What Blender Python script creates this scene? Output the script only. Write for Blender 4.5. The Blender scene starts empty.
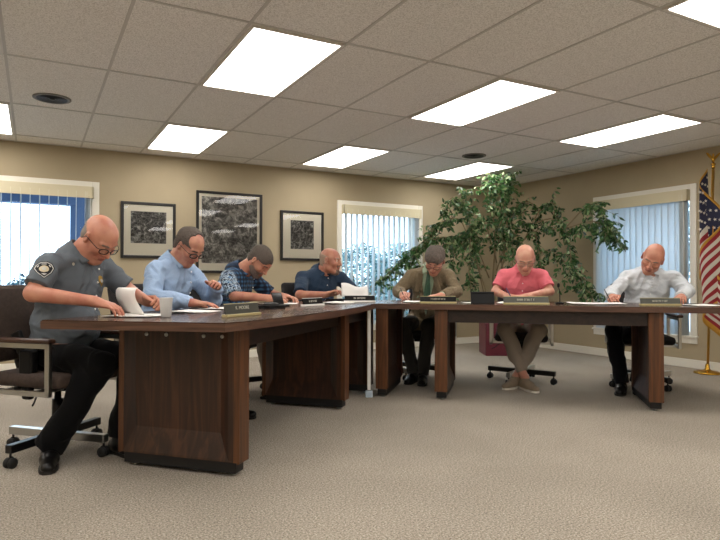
LAMP = 7.0
import bpy, bmesh, math, random
import numpy as np
from mathutils import Vector, Matrix, Euler
PI = math.pi
scene = bpy.context.scene
COL = scene.collection
random.seed(7)
# ------------------------------------------------------------------ measures
CH = 0.98435; XR = 6.431; YB = 7.199; CZ = 2.4254; XL = -3.3; YF = -4.6
F_PX = 594.218; PITCH = 0.014818; ROLL = 0.0019658; YAW = 0.50200
# ------------------------------------------------------------------ materials
def rgb(h, g=1.0):
    h = h.lstrip('#'); c = [int(h[i:i+2], 16)/255 for i in (0, 2, 4)]
    return tuple([(x/12.92 if x <= .04045 else ((x+.055)/1.055)**2.4)*g for x in c] + [1])
def mat(name, color, rough=.6, metal=0, bump=0, bscale=200, spec=.5, var=0, vscale=8, emit=None, estr=0, sheen=0, alpha=1, trans=0, coat=0, detail=4):
    m = bpy.data.materials.new(name); m.use_nodes = True
    n = m.node_tree.nodes; l = m.node_tree.links; b = n['Principled BSDF']
    c = rgb(color) if isinstance(color, str) else color
    b.inputs['Base Color'].default_value = c
    b.inputs['Roughness'].default_value = rough; b.inputs['Metallic'].default_value = metal
    b.inputs['Specular IOR Level'].default_value = spec
    b.inputs['Coat Weight'].default_value = coat
    if sheen: b.inputs['Sheen Weight'].default_value = sheen
    if trans: b.inputs['Transmission Weight'].default_value = trans
    if alpha < 1: b.inputs['Alpha'].default_value = alpha
    if emit: b.inputs['Emission Color'].default_value = rgb(emit); b.inputs['Emission Strength'].default_value = estr
    tc = n.new('ShaderNodeTexCoord')
    if var:
        t = n.new('ShaderNodeTexNoise'); t.inputs['Scale'].default_value = vscale; t.inputs['Detail'].default_value = detail
        l.new(tc.outputs['Object'], t.inputs['Vector'])
        r = n.new('ShaderNodeValToRGB'); r.color_ramp.elements[0].position = .3; r.color_ramp.elements[1].position = .7
        r.color_ramp.elements[0].color = tuple([x*(1-var) for x in c[:3]] + [1]); r.color_ramp.elements[1].color = tuple([min(1, x*(1+var)) for x in c[:3]] + [1])
        l.new(t.outputs['Fac'], r.inputs['Fac']); l.new(r.outputs['Color'], b.inputs['Base Color'])
    if bump:
        t = n.new('ShaderNodeTexNoise'); t.inputs['Scale'].default_value = bscale; t.inputs['Detail'].default_value = 3
        l.new(tc.outputs['Object'], t.inputs['Vector'])
        bp = n.new('ShaderNodeBump'); bp.inputs['Strength'].default_value = bump; bp.inputs['Distance'].default_value = .01
        l.new(t.outputs['Fac'], bp.inputs['Height']); l.new(bp.outputs['Normal'], b.inputs['Normal'])
    return m
def nodes_of(m): return m.node_tree.nodes, m.node_tree.links, m.node_tree.nodes['Principled BSDF']
def ramp(n, stops, interp='LINEAR'):
    r = n.new('ShaderNodeValToRGB'); r.color_ramp.interpolation = interp
    e = r.color_ramp.elements
    while len(e) < len(stops): e.new(.5)
    for i, (p, c) in enumerate(stops): e[i].position = p; e[i].color = rgb(c) if isinstance(c, str) else c
    return r
def wood(name, stops, rough=.35, scale=(1, 1, 1), wscale=6, coat=0, axis='Z'):
    m = mat(name, stops[0][1], rough); n, l, b = nodes_of(m)
    b.inputs['Coat Weight'].default_value = coat
    tc = n.new('ShaderNodeTexCoord'); mp = n.new('ShaderNodeMapping'); mp.inputs['Scale'].default_value = scale
    l.new(tc.outputs['Object'], mp.inputs['Vector'])
    no = n.new('ShaderNodeTexNoise'); no.inputs['Scale'].default_value = wscale; no.inputs['Detail'].default_value = 6; no.inputs['Distortion'].default_value = 1.2
    l.new(mp.outputs['Vector'], no.inputs['Vector'])
    r = ramp(n, stops); l.new(no.outputs['Fac'], r.inputs['Fac']); l.new(r.outputs['Color'], b.inputs['Base Color'])
    return m
WALNUT = [(.25, '#1a0e07'), (.5, '#321c10'), (.62, '#422616'), (.8, '#50301b')]  # pedestal walnut darkened; shade under the tables is put into the colour
M = {}
M['wood_v'] = wood('walnut_vertical_shaded', WALNUT, .42, (9, 9, .7), 2.2)
M['wood_h'] = wood('walnut_horizontal_shaded', [(.25, '#150c08'), (.5, '#24150e'), (.8, '#34211a')], .42, (1, 9, 9), 2.2)  # darker copy for the aprons, with under-table shade in the colour
M['wood_side'] = wood('walnut_edge_board_lit', [(.25, '#3a200e'), (.5, '#57341b'), (.75, '#6e4425')], .4, (12, 12, .7), 2.2)  # lighter copy for the narrow boards, with the light on them painted in
M['wood_top'] = wood('walnut_tabletop', [(.25, '#2e1c15'), (.5, '#462f24'), (.75, '#58402f')], .27, (1, 14, 1), 2.0, coat=.2)
M['wood_edge'] = wood('walnut_edge_band', [(.25, '#36231a'), (.5, '#543a2d'), (.75, '#684a38')], .4, (1, 1, 12), 3)
M['plinth'] = mat('black_plinth', '#0e0e10', .45)
M['chrome'] = mat('brushed_steel', '#b9b9b6', .28, 1)
M['black_metal'] = mat('black_metal', '#141414', .4, .3)
M['black'] = mat('black_plastic', '#08080a', .45, spec=.25)
M['rubber'] = mat('black_rubber', '#101010', .7)
M['brown_fabric'] = mat('brown_upholstery', '#41342d', .9, bump=.3, bscale=500, var=.2, vscale=60)
M['dark_fabric'] = mat('charcoal_upholstery', '#1d1a1b', .9, bump=.3, bscale=500, var=.2, vscale=60)
M['arm_wood'] = wood('dark_arm_wood', [(.3, '#2b1911'), (.7, '#4d3021')], .4, (6, 1, 6), 3)
M['white_trim'] = mat('white_trim_paint', '#e6e2d6', .45)
M['cream'] = mat('cream_valance', '#cfc5a6', .6)
M['paper'] = mat('white_paper', '#f2f0ec', .7)
M['brass'] = mat('polished_brass', '#c79a3e', .25, 1)
M['gold'] = mat('gold_fringe', '#b8862a', .6, bump=.5, bscale=300)
# ------------------------------------------------------------------ mesh helpers
def newbm(): return bmesh.new()
def box(bm, x0, x1, y0, y1, z0, z1, T=None, bev=0, mi=0):
    vs = [bm.verts.new((x, y, z)) for z in (z0, z1) for y in (y0, y1) for x in (x0, x1)]
    fs = [bm.faces.new([vs[i] for i in q]) for q in ((0, 2, 3, 1), (4, 5, 7, 6), (0, 1, 5, 4), (2, 6, 7, 3), (0, 4, 6, 2), (1, 3, 7, 5))]
    for f in fs: f.material_index = mi
    if bev:
        es = list({e for f in fs for e in f.edges})
        r = bmesh.ops.bevel(bm, geom=es, offset=bev, segments=2, affect='EDGES', profile=.5)
        vs = list({v for f in r['faces'] for v in f.verts} | {v for v in vs if v.is_valid})
        for f in r['faces']: f.material_index = mi
    if T is not None:
        for v in vs: v.co = T @ v.co
    return vs
def prism(bm, poly, z0, z1, T=None, bev=0, mi=0, miside=None):
    a = [bm.verts.new((p[0], p[1], z0)) for p in poly]; b = [bm.verts.new((p[0], p[1], z1)) for p in poly]
    n = len(poly); fs = [bm.faces.new(a[::-1]), bm.faces.new(b)]
    for f in fs: f.material_index = mi
    for i in range(n):
        f = bm.faces.new([a[i], a[(i+1) % n], b[(i+1) % n], b[i]]); f.material_index = mi if miside is None else miside; fs.append(f)
    if T is not None:
        for v in a+b: v.co = T @ v.co
    return fs
def frame_of(d, up=Vector((0, 0, 1))):
    d = Vector(d).normalized(); up = Vector(up)
    if abs(d.dot(up)) > .98: up = Vector((1, 0, 0))
    x = d.cross(up).normalized(); y = x.cross(d).normalized(); return x, y, d
def tube(bm, pts, r, seg=8, caps=True, closed=False, flat=1.0, mi=0, up=Vector((0, 0, 1))):
    pts = [Vector(p) for p in pts]; n = len(pts); rings = []
    for i, p in enumerate(pts):
        if closed: d = pts[(i+1) % n]-pts[i-1]
        else: d = pts[min(i+1, n-1)]-pts[max(i-1, 0)]
        x, y, _ = frame_of(d, up); ri = r[i] if isinstance(r, (list, tuple)) else r
        rings.append([bm.verts.new(p+x*math.cos(2*PI*k/seg)*ri+y*math.sin(2*PI*k/seg)*ri*flat) for k in range(seg)])
    m = n if closed else n-1
    for i in range(m):
        a, b = rings[i], rings[(i+1) % n]
        for k in range(seg):
            f = bm.faces.new([a[k], a[(k+1) % seg], b[(k+1) % seg], b[k]]); f.material_index = mi; f.smooth = True
    if caps and not closed:
        bm.faces.new(rings[0][::-1]).material_index = mi; bm.faces.new(rings[-1]).material_index = mi
    return [v for rg in rings for v in rg]
def lathe(bm, prof, seg=24, T=None, mi=0, smooth=True):
    rings = []
    for r, z in prof:
        rings.append([bm.verts.new((max(r, 1e-4)*math.cos(2*PI*k/seg), max(r, 1e-4)*math.sin(2*PI*k/seg), z)) for k in range(seg)])
    for a, b in zip(rings, rings[1:]):
        for k in range(seg):
            f = bm.faces.new([a[k], a[(k+1) % seg], b[(k+1) % seg], b[k]]); f.smooth = smooth; f.material_index = mi
    vs = [v for rg in rings for v in rg]
    bm.faces.new(rings[0][::-1]).material_index = mi; bm.faces.new(rings[-1]).material_index = mi
    if T is not None:
        for v in vs: v.co = T @ v.co
    return vs
def obj(name, bm, m, parent=None, loc=None, rot=None, smooth=False):
    me = bpy.data.meshes.new(name)
    bmesh.ops.recalc_face_normals(bm, faces=bm.faces[:])
    bm.to_mesh(me); bm.free()
    for mm in (m if isinstance(m, (list, tuple)) else [m]): me.materials.append(mm)
    if smooth:
        for p in me.polygons: p.use_smooth = True
    o = bpy.data.objects.new(name, me); COL.objects.link(o)
    if parent is not None: o.parent = parent
    if loc is not None: o.location = loc
    if rot is not None: o.rotation_euler = rot
    return o
def tag(o, label=None, cat=None, group=None, kind=None):
    if label: o['label'] = label
    if cat: o['category'] = cat
    if group: o['group'] = group
    if kind: o['kind'] = kind
    return o
def thing(name, label, cat, loc=(0, 0, 0), rotz=0, group=None):
    o = bpy.data.objects.new(name, None); COL.objects.link(o); o.empty_display_size = .1
    o.location = loc; o.rotation_euler = (0, 0, rotz)
    return tag(o, label, cat, group)
def struct(name, bm, m, parent=None):
    o = obj(name, bm, m, parent)
    if parent is None: o['kind'] = 'structure'
    return o
def dup(o, parent=None):
    c = o.copy(); COL.objects.link(c); c.parent = parent
    for ch in [x for x in COL.objects if x.parent == o]: dup(ch, c)
    return c
def copy_thing(root, loc, rotz, label, group=None):
    c = dup(root); c.location = loc; c.rotation_euler = (0, 0, rotz); c['label'] = label
    if group: c['group'] = group
    return c
# ------------------------------------------------------------------ camera
cp, sp, cy, sy = math.cos(PITCH), math.sin(PITCH), math.cos(YAW), math.sin(YAW)
FW = Vector((sy*cp, cy*cp, sp)); R0 = Vector((cy, -sy, 0)); U0 = R0.cross(FW)
RV = R0*math.cos(ROLL)+U0*math.sin(ROLL); UV = -R0*math.sin(ROLL)+U0*math.cos(ROLL)
cam = bpy.data.cameras.new('camera'); cam.sensor_width = 36; cam.lens = F_PX*36/720; cam.clip_start = .05; cam.clip_end = 300
camo = bpy.data.objects.new('camera', cam); COL.objects.link(camo)
camo.matrix_world = Matrix(((RV.x, UV.x, -FW.x, 0), (RV.y, UV.y, -FW.y, 0), (RV.z, UV.z, -FW.z, CH), (0, 0, 0, 1)))
scene.camera = camo
# ------------------------------------------------------------------ table frames: S along the left run, N toward the room; D along the right run, Mv toward the room
P0 = Vector((.92, 2.90, 0)); SV = Vector((.722, .692, 0)); NV = Vector((.692, -.722, 0))
Q0 = Vector((2.876, 3.951, 0)); DV = Vector((.7287, -.6848, 0)); MV = Vector((-.6848, -.7287, 0))
def LP(s, n, z=0): v = P0+SV*s+NV*n; v.z = z; return v
def RP(s, n, z=0): v = Q0+DV*s+MV*n; v.z = z; return v
TOP = .78
# ------------------------------------------------------------------ room shell
wallm = mat('tan_wall_paint', '#a89a7e', .75, bump=.08, bscale=260, var=.03, vscale=3)
carp = mat('beige_loop_carpet', '#8b8072', 1.0, spec=.1); n, l, b = nodes_of(carp)
tc = n.new('ShaderNodeTexCoord')
v1 = n.new('ShaderNodeTexNoise'); v1.inputs['Scale'].default_value = 115; v1.inputs['Detail'].default_value = 5; v1.inputs['Roughness'].default_value = .8
l.new(tc.outputs['Object'], v1.inputs['Vector'])
r1 = ramp(n, [(.36, '#60594f'), (.46, '#9a9184'), (.55, '#b4aa9c'), (.64, '#dad2c6')]); l.new(v1.outputs['Fac'], r1.inputs['Fac'])
v2 = n.new('ShaderNodeTexNoise'); v2.inputs['Scale'].default_value = 1.1; v2.inputs['Detail'].default_value = 3; l.new(tc.outputs['Object'], v2.inputs['Vector'])
r2 = ramp(n, [(.3, '#e6e6e6'), (.7, '#ffffff')]); l.new(v2.outputs['Fac'], r2.inputs['Fac'])
mx = n.new('ShaderNodeMix'); mx.data_type = 'RGBA'; mx.blend_type = 'MULTIPLY'; mx.inputs[0].default_value = 1
l.new(r1.outputs['Color'], mx.inputs[6]); l.new(r2.outputs['Color'], mx.inputs[7]); l.new(mx.outputs[2], b.inputs['Base Color'])
bp = n.new('ShaderNodeBump'); bp.inputs['Strength'].default_value = .6; bp.inputs['Distance'].default_value = .006
l.new(v1.outputs['Fac'], bp.inputs['Height']); l.new(bp.outputs['Normal'], b.inputs['Normal'])
bm = newbm(); box(bm, XL-.15, XR+.15, YF-.15, YB+.15, -.12, 0); struct('floor', bm, carp)
tile = mat('ceiling_tile', '#e4e2de', .95, spec=.1); n, l, b = nodes_of(tile)
tc = n.new('ShaderNodeTexCoord'); v1 = n.new('ShaderNodeTexNoise'); v1.inputs['Scale'].default_value = 130; v1.inputs['Detail'].default_value = 3
l.new(tc.outputs['Object'], v1.inputs['Vector']); r1 = ramp(n, [(.36, '#cfccc7'), (.5, '#e9e7e3'), (.64, '#f4f2ef')]); l.new(v1.outputs['Fac'], r1.inputs['Fac'])
l.new(r1.outputs['Color'], b.inputs['Base Color'])
bp = n.new('ShaderNodeBump'); bp.inputs['Strength'].default_value = .5; bp.inputs['Distance'].default_value = .004
l.new(v1.outputs['Fac'], bp.inputs['Height']); l.new(bp.outputs['Normal'], b.inputs['Normal'])
bm = newbm(); box(bm, XL-.15, XR+.15, YF-.15, YB+.15, CZ, CZ+.12); struct('ceiling', bm, tile)
FT = .3048; GX, GY = 1.0557, 3.2068; CW = 6.046*FT/3; CL = 4*FT
bm = newbm(); gz = CZ-.004
k = math.ceil((XL-GX)/CW)
while GX+k*CW < XR: x = GX+k*CW; box(bm, x-.009, x+.009, YF, YB, gz, CZ+.002); k += 1
k = math.ceil((YF-GY)/CL)
while GY+k*CL < YB: y = GY+k*CL; box(bm, XL, XR, y-.009, y+.009, gz-.0005, CZ+.002); k += 1
box(bm, XL, XR, YB-.022, YB, gz-.001, CZ); box(bm, XR-.022, XR, YF, YB, gz-.001, CZ); box(bm, XL, XL+.022, YF, YB, gz-.001, CZ); box(bm, XL, XR, YF, YF+.022, gz-.001, CZ)
struct('trim_1', bm, mat('ceiling_grid_paint', '#c2bfba', .6))
W1 = (-.77, .632); W2 = (3.594, 4.988); W3 = (3.965, 5.345); WZ = (.27, 2.052); TW = .075
def wall_cols(bm, a0, a1, holes, put):
    cur = a0
    for h0, h1 in holes:
        put(cur, h0, 0, CZ); put(h0, h1, 0, WZ[0]+TW); put(h0, h1, WZ[1]-TW, CZ); cur = h1
    put(cur, a1, 0, CZ)
bm = newbm(); wall_cols(bm, XL-.15, XR+.15, [(W1[0]+TW, W1[1]-TW), (W2[0]+TW, W2[1]-TW)], lambda a, c, z0, z1: box(bm, a, c, YB, YB+.15, z0, z1)); struct('wall_back', bm, wallm)
bm = newbm(); wall_cols(bm, YF-.15, YB, [(W3[0]+TW, W3[1]-TW)], lambda a, c, z0, z1: box(bm, XR, XR+.15, a, c, z0, z1)); struct('wall_right', bm, wallm)
bm = newbm(); box(bm, XL-.15, XL, YF-.15, YB, 0, CZ); struct('wall_left', bm, wallm)
bm = newbm(); box(bm, XL, XR, YF-.15, YF, 0, CZ); struct('wall_front', bm, wallm)
def base(name, x0, x1, y0, y1):
    bm = newbm(); box(bm, x0, x1, y0, y1, 0, .095, bev=.004); struct(name, bm, M['white_trim'])
base('baseboard_back', XL, XR-.014, YB-.014, YB); base('baseboard_right', XR-.014, XR, YF, YB)
base('baseboard_left', XL, XL+.014, YF, YB-.014); base('baseboard_front', XL+.014, XR-.014, YF, YF+.014)
glass = mat('window_glass', '#ffffff', .02, trans=1); 
n, l, b = nodes_of(glass); b.inputs['IOR'].default_value = 1.05
slatm = bpy.data.materials.new('white_vinyl_slat'); slatm.use_nodes = True
n = slatm.node_tree.nodes; l = slatm.node_tree.links; b = n['Principled BSDF']; b.inputs['Base Color'].default_value = rgb('#dfe0dc'); b.inputs['Roughness'].default_value = .5
tr = n.new('ShaderNodeBsdfTranslucent'); tr.inputs['Color'].default_value = rgb('#dfeaf2'); ms = n.new('ShaderNodeMixShader'); ms.inputs[0].default_value = .55
l.new(b.outputs[0], ms.inputs[1]); l.new(tr.outputs[0], ms.inputs[2]); l.new(ms.outputs[0], n['Material Output'].inputs['Surface'])
def build_window(num, c0, c1, T, blind_label, pitch, ang, skip=0, stack=0):
    # local: x along wall (c0..c1), y outward, 0 at wall face
    bm = newbm(); z0, z1 = WZ
    for a, c, e, f in ((c0, c0+TW, z0, z1), (c1-TW, c1, z0, z1), (c0+TW, c1-TW, z1-TW, z1), (c0+TW, c1-TW, z0, z0+TW)):
        box(bm, a, c, -.018, .012, e, f, T, bev=.004)
    box(bm, c0-.01, c1+.01, -.04, .01, z0+TW-.01, z0+TW+.012, T, bev=.004)
    w = struct('window_%d' % num, bm, M['white_trim'])
    bm = newbm(); i0, i1, j0, j1 = c0+TW, c1-TW, z0+TW, z1-TW
    for a, c, e, f in ((i0, i0+.045, j0, j1), (i1-.045, i1, j0, j1), (i0, i1, j0, j0+.05), (i0, i1, j1-.05, j1)):
        box(bm, a, c, .07, .12, e, f, T, bev=.003)
    for a, c, e, f in ((i0, i0+.012, j0, j1), (i1-.012, i1, j0, j1), (i0, i1, j1-.012, j1), (i0, i1, j0, j0+.012)):
        box(bm, a, c, .012, .14, e, f, T)
    obj('window_frame', bm, M['white_trim'], w)
    bm = newbm(); box(bm, i0+.03, i1-.03, .09, .096, j0+.03, j1-.03, T); obj('window_glass', bm, glass, w)
    bl = thing('vertical_blinds', blind_label, 'blinds', T @ Vector(((c0+c1)/2, 0, z1)), 0)
    Tb = Matrix.Translation(-bl.location) @ T
    bm = newbm(); box(bm, i0-.012, i1+.012, -.085, -.072, j1-.115, j1+.012, Tb, bev=.003); box(bm, i0-.012, i0, -.085, -.02, j1-.115, j1+.012, Tb); box(bm, i1, i1+.012, -.085, -.02, j1-.115, j1+.012, Tb); box(bm, i0, i1, -.08, -.02, j1, j1+.012, Tb)
    obj('valance', bm, M['cream'], bl)
    bm = newbm(); box(bm, i0, i1, -.065, -.028, j1-.04, j1-.005, Tb); obj('head_rail', bm, M['white_trim'], bl)
    bm = newbm(); x = i0+.04
    xs = []
    while x < i1-.03-stack*.012: xs.append((x, ang)); x += pitch
    for k in range(stack): xs.append((i1-.03-k*.013, 80))
    for x, a in xs:
        a = math.radians(a+random.uniform(-3, 3)); cx, sx = math.cos(a), math.sin(a)
        pts = []
        for t in (-1, -.5, 0, .5, 1):
            u = t*.044; w_ = .005*(1-t*t); pts.append((x+u*cx-w_*sx, -.03+(u*sx+w_*cx)-.012))
        va = [bm.verts.new(Tb @ Vector((p[0], p[1]*1.0-.0, j0+.015))) for p in pts]; vb = [bm.verts.new(Tb @ Vector((p[0], p[1], j1-.045))) for p in pts]
        for k in range(4): f = bm.faces.new([va[k], va[k+1], vb[k+1], vb[k]]); f.smooth = True
    o = obj('slats', bm, slatm, bl)
    md = o.modifiers.new('solid', 'SOLIDIFY'); md.thickness = .0012
    bm = newbm(); tube(bm, [Tb @ Vector((i1-.02, -.09, j1-.12)), Tb @ Vector((i1-.018, -.092, j1-.5)), Tb @ Vector((i1-.02, -.09, .75))], .0035, 6)
    obj('control_wand', bm, M['white_trim'], bl)
TB = Matrix.Translation((0, YB, 0)); TR = Matrix.Translation((XR, 0, 0)) @ Matrix.Rotation(-PI/2, 4, 'Z')
build_window(1, W1[0], W1[1], TB, 'white vertical blinds in the window behind the uniformed man', .088, 86, stack=3)
build_window(2, W2[0], W2[1], TB, 'white vertical blinds in the middle window left of the big plant', .086, 84, stack=4)
build_window(3, -W3[1], -W3[0], TR, 'white vertical blinds in the window beside the flag', .083, 28, stack=4)
# ------------------------------------------------------------------ outside
bm = newbm(); box(bm, -40, 60, YB+.2, 90, -.35, -.25); box(bm, XR+.2, 60, -40, YB+.2, -.35, -.25)
o = struct('ground', bm, mat('pale_concrete_lot', '#b9bcc0', .9, var=.1, vscale=.5))
# ------------------------------------------------------------------ ceiling lights
frame_m = mat('troffer_frame', '#d8d4cc', .5)
diff = mat('lit_acrylic_diffuser', '#ffffff', .4, emit='#fffaf4', estr=LAMP)
def mk_light():
    t = thing('ceiling_light', '', 'ceiling light')
    bm = newbm(); w, h = CW-.022, CL-.022
    for a, c, e, f in ((0, .02, 0, h), (w-.02, w, 0, h), (.02, w-.02, 0, .02), (.02, w-.02, h-.02, h)): box(bm, a, c, e, f, -.014, -.002)
    obj('light_frame', bm, frame_m, t)
    bm = newbm(); box(bm, .02, w-.02, .02, h-.02, -.01, -.003); obj('diffuser', bm, diff, t)
    return t
spots = {(0, 0): 'lit ceiling light panel nearest the camera, above the near table end', (0, 2): 'lit ceiling light panel above the two left framed pictures',
 (1, 2): 'lit ceiling light panel close to the middle window', (1, 0): 'lit ceiling light panel over the middle of the room, between two others in its row', (2, 2): 'lit ceiling light panel just above the big plant',
 (2, 0): 'lit ceiling light panel nearest the flag and right wall', (-1, 0): 'lit ceiling light panel cut by the left frame edge, nearer of the two', (-1, 2): 'lit ceiling light panel cut by the left frame edge, nearer the window',
 (2, -2): 'lit ceiling light panel cut by the top right frame edge'}
proto = None
for i in (-2, -1, 0, 1, 2):
    for j in (2, 0, -2, -4, -6):
        lab = spots.get((i, j), 'lit ceiling light panel in the unseen part of the room')
        loc = (GX+i*3*CW+.011, GY+j*CL+.011, CZ)
        if loc[1] < YF or loc[0] < XL: continue
        if proto is None: proto = mk_light(); proto.location = loc; proto['label'] = lab; t = proto
        else: t = copy_thing(proto, loc, 0, lab)
        t['group'] = 'ceiling light panels'
def speaker(loc, lab):
    t = thing('ceiling_vent', lab, 'ceiling vent', loc, 0, 'round ceiling vents')
    bm = newbm(); lathe(bm, [(.14, -.001), (.14, -.008), (.13, -.012), (.115, -.010), (.113, -.001)], 32); obj('vent_rim', bm, mat('grey_vent_rim', '#7f7a74', .5), t)
    bm = newbm()
    for r in (.10, .08, .058, .036): lathe(bm, [(r, -.004), (r+.010, -.013), (r+.012, -.012), (r+.003, -.003)], 28)
    lathe(bm, [(.112, -.003), (.112, -.0045)], 28); lathe(bm, [(.02, -.004), (.02, -.014), (.001, -.015)], 16)
    obj('vent_cone', bm, mat('dark_vent_metal', '#2a2a2b', .5), t)
speaker((-.94+1.0557, 2.128+3.2068, CZ), 'round dark vent in the ceiling above the left window'); speaker((3.434+1.0557, 2.2137+3.2068, CZ), 'round dark vent in the ceiling near the big plant')
# ------------------------------------------------------------------ pictures
def picture(x0, x1, z0, z1, lab, photo, mx_, mtop, mbot, fr=.032):
    t = thing('framed_picture', lab, 'picture', ((x0+x1)/2, YB, (z0+z1)/2), 0, 'framed aerial photographs'); w = (x1-x0)/2; h = (z1-z0)/2
    bm = newbm()
    for a, c, e, f in ((-w, -w+fr, -h, h), (w-fr, w, -h, h), (-w+fr, w-fr, h-fr, h), (-w+fr, w-fr, -h, -h+fr)): box(bm, a, c, -.03, -.001, e, f, bev=.004)
    obj('frame', bm, mat('black_picture_frame', '#120f0e', .35), t)
    bm = newbm(); box(bm, -w+fr, w-fr, -.014, -.004, -h+fr, h-fr); obj('mat_board', bm, mat('cream_mat_board', '#f6f1e0', .8), t)
    bm = newbm(); box(bm, -w+fr+mx_, w-fr-mx_, -.016, -.0142, -h+fr+mbot, h-fr-mtop); obj('photograph', bm, photo, t)
    bm = newbm(); bm.faces.new([bm.verts.new(v) for v in ((-w+fr, -.02, -h+fr), (w-fr, -.02, -h+fr), (w-fr, -.02, h-fr), (-w+fr, -.02, h-fr))]); obj('glass', bm, PGLASS, t)
PGLASS = bpy.data.materials.new('picture_glass'); PGLASS.use_nodes = True
n = PGLASS.node_tree.nodes; l = PGLASS.node_tree.links
ts = n.new('ShaderNodeBsdfTransparent'); gl = n.new('ShaderNodeBsdfGlossy'); gl.inputs['Roughness'].default_value = .02; fr_ = n.new('ShaderNodeFresnel'); fr_.inputs['IOR'].default_value = 1.5; ms = n.new('ShaderNodeMixShader')
l.new(fr_.outputs[0], ms.inputs[0]); l.new(ts.outputs[0], ms.inputs[1]); l.new(gl.outputs[0], ms.inputs[2]); l.new(ms.outputs[0], n['Material Output'].inputs['Surface'])
def aerial(name, sc, seed, dark, mid, light):
    m = mat(name, '#555555', .6); n, l, b = nodes_of(m); tc = n.new('ShaderNodeTexCoord'); mp = n.new('ShaderNodeMapping'); mp.inputs['Location'].default_value = (seed, seed*2, seed*3); mp.inputs['Rotation'].default_value = (0, .5, 0)
    l.new(tc.outputs['Object'], mp.inputs['Vector'])
    v = n.new('ShaderNodeTexVoronoi'); v.feature = 'DISTANCE_TO_EDGE'; v.inputs['Scale'].default_value = sc
    w = n.new('ShaderNodeTexNoise'); w.inputs['Scale'].default_value = sc*.9; w.inputs['Detail'].default_value = 8; w.inputs['Roughness'].default_value = .75; w.inputs['Distortion'].default_value = .8
    l.new(mp.outputs[0], v.inputs['Vector']); l.new(mp.outputs[0], w.inputs['Vector'])
    r1 = ramp(n, [(0, '#c8c6be'), (.05, '#8a8880'), (.1, '#000000')]); l.new(v.outputs['Distance'], r1.inputs['Fac'])
    r2 = ramp(n, [(.38, dark), (.5, mid), (.62, light)])
    vc = n.new('ShaderNodeTexVoronoi'); vc.distance = 'CHEBYCHEV'; vc.inputs['Scale'].default_value = sc*1.1; l.new(mp.outputs[0], vc.inputs['Vector']); bwn = n.new('ShaderNodeRGBToBW'); l.new(vc.outputs['Color'], bwn.inputs[0]); l.new(w.outputs['Fac'], r2.inputs['Fac'])
    x = n.new('ShaderNodeMix'); x.data_type = 'RGBA'; x.blend_type = 'SCREEN'; x.inputs[0].default_value = .22
    xx_ = n.new('ShaderNodeMix'); xx_.data_type = 'RGBA'; xx_.blend_type = 'OVERLAY'; xx_.inputs[0].default_value = .6; l.new(r2.outputs['Color'], xx_.inputs[6]); l.new(bwn.outputs[0], xx_.inputs[7]); l.new(xx_.outputs[2], x.inputs[6]); l.new(r1.outputs['Color'], x.inputs[7]); l.new(x.outputs[2], b.inputs['Base Color']); return m
picture(.856, 1.461, 1.217, 1.861, 'small black framed aerial photo, left of the large aerial map', aerial('town_photo', 22, 3, '#151515', '#4a4a48', '#b0b0aa'), .075, .075, .14)
picture(1.70, 2.528, 1.05, 2.045, 'large black framed grey aerial map, biggest picture on the wall', aerial('aerial_map', 14, 9, '#3a3a38', '#6c6b67', '#c2c0b8'), .035, .035, .09)
picture(2.775, 3.386, 1.22, 1.867, 'small black framed aerial photo beside the middle window', aerial('harbour_photo', 20, 14, '#121212', '#444442', '#b0b0aa'), .11, .09, .12)
# ------------------------------------------------------------------ council tables
def pedestal(root, org, ax, out, w=.66, th=.10, zt=.735, recess=True):
    # org: corner nearest the room on the floor; ax: across the tabletop (away from the room side); out: panel normal
    x, y = Vector(ax), Vector(out); T = Matrix(((x.x, y.x, 0, org.x), (x.y, y.y, 0, org.y), (0, 0, 1, 0), (0, 0, 0, 1)))
    loc = T @ Vector((0, 0, 0))
    p = bpy.data.objects.new('pedestal', None)
    z0 = .075; bm = newbm()
    st = .115; rz = .13; rec = .042
    # body core
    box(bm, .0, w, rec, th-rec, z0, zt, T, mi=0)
    for side in (0, 1):
        def yy(d): return d if side == 0 else th-d
        o = [(0, z0), (w, z0), (w, zt), (0, zt)]; i_ = [(st, z0+rz), (w-st*.55, z0+rz), (w-st*.55, zt-.01), (st, zt-.01)]
        # sloping border frame from outer edge (flush) down to the recessed panel
        f_ = [(st*.45, z0+.01), (w-.02, z0+.01), (w-.02, zt-.005), (st*.45, zt-.005)]
        V0 = [bm.verts.new(T @ Vector((a, yy(0), c))) for a, c in o]; V1 = [bm.verts.new(T @ Vector((a, yy(.002), c))) for a, c in f_]; V2 = [bm.verts.new(T @ Vector((a, yy(rec-.001), c))) for a, c in i_]
        for A_, B_ in ((V0, V1), (V1, V2)):
            for k in range(4): bm.faces.new([A_[k], A_[(k+1) % 4], B_[(k+1) % 4], B_[k]])
        bm.faces.new(V2)
    # edge boards
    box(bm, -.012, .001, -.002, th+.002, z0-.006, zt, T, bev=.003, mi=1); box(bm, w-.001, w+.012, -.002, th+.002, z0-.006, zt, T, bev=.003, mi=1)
    for a, c in ((-.0005, .02), (w-.02, w+.0005)):
        for e, f in ((-.0005, rec), (th-rec, th+.0005)): box(bm, a, c, e, f, z0, zt, T, mi=1 if e < 0 else 1)
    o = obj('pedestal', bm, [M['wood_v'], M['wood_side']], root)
    bm = newbm(); box(bm, .012, w-.018, .01, th-.01, .018, z0+.002, T, bev=.003); obj('plinth', bm, M['plinth'], o)
    for a in (.05, w-.06):
        bm = newbm(); lathe(bm, [(.018, 0), (.02, .006), (.008, .01), (.008, .025)], 12, T @ Matrix.Translation((a, th/2, 0))); obj('levelling_foot', bm, M['chrome'], o)
    return o, T
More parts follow.
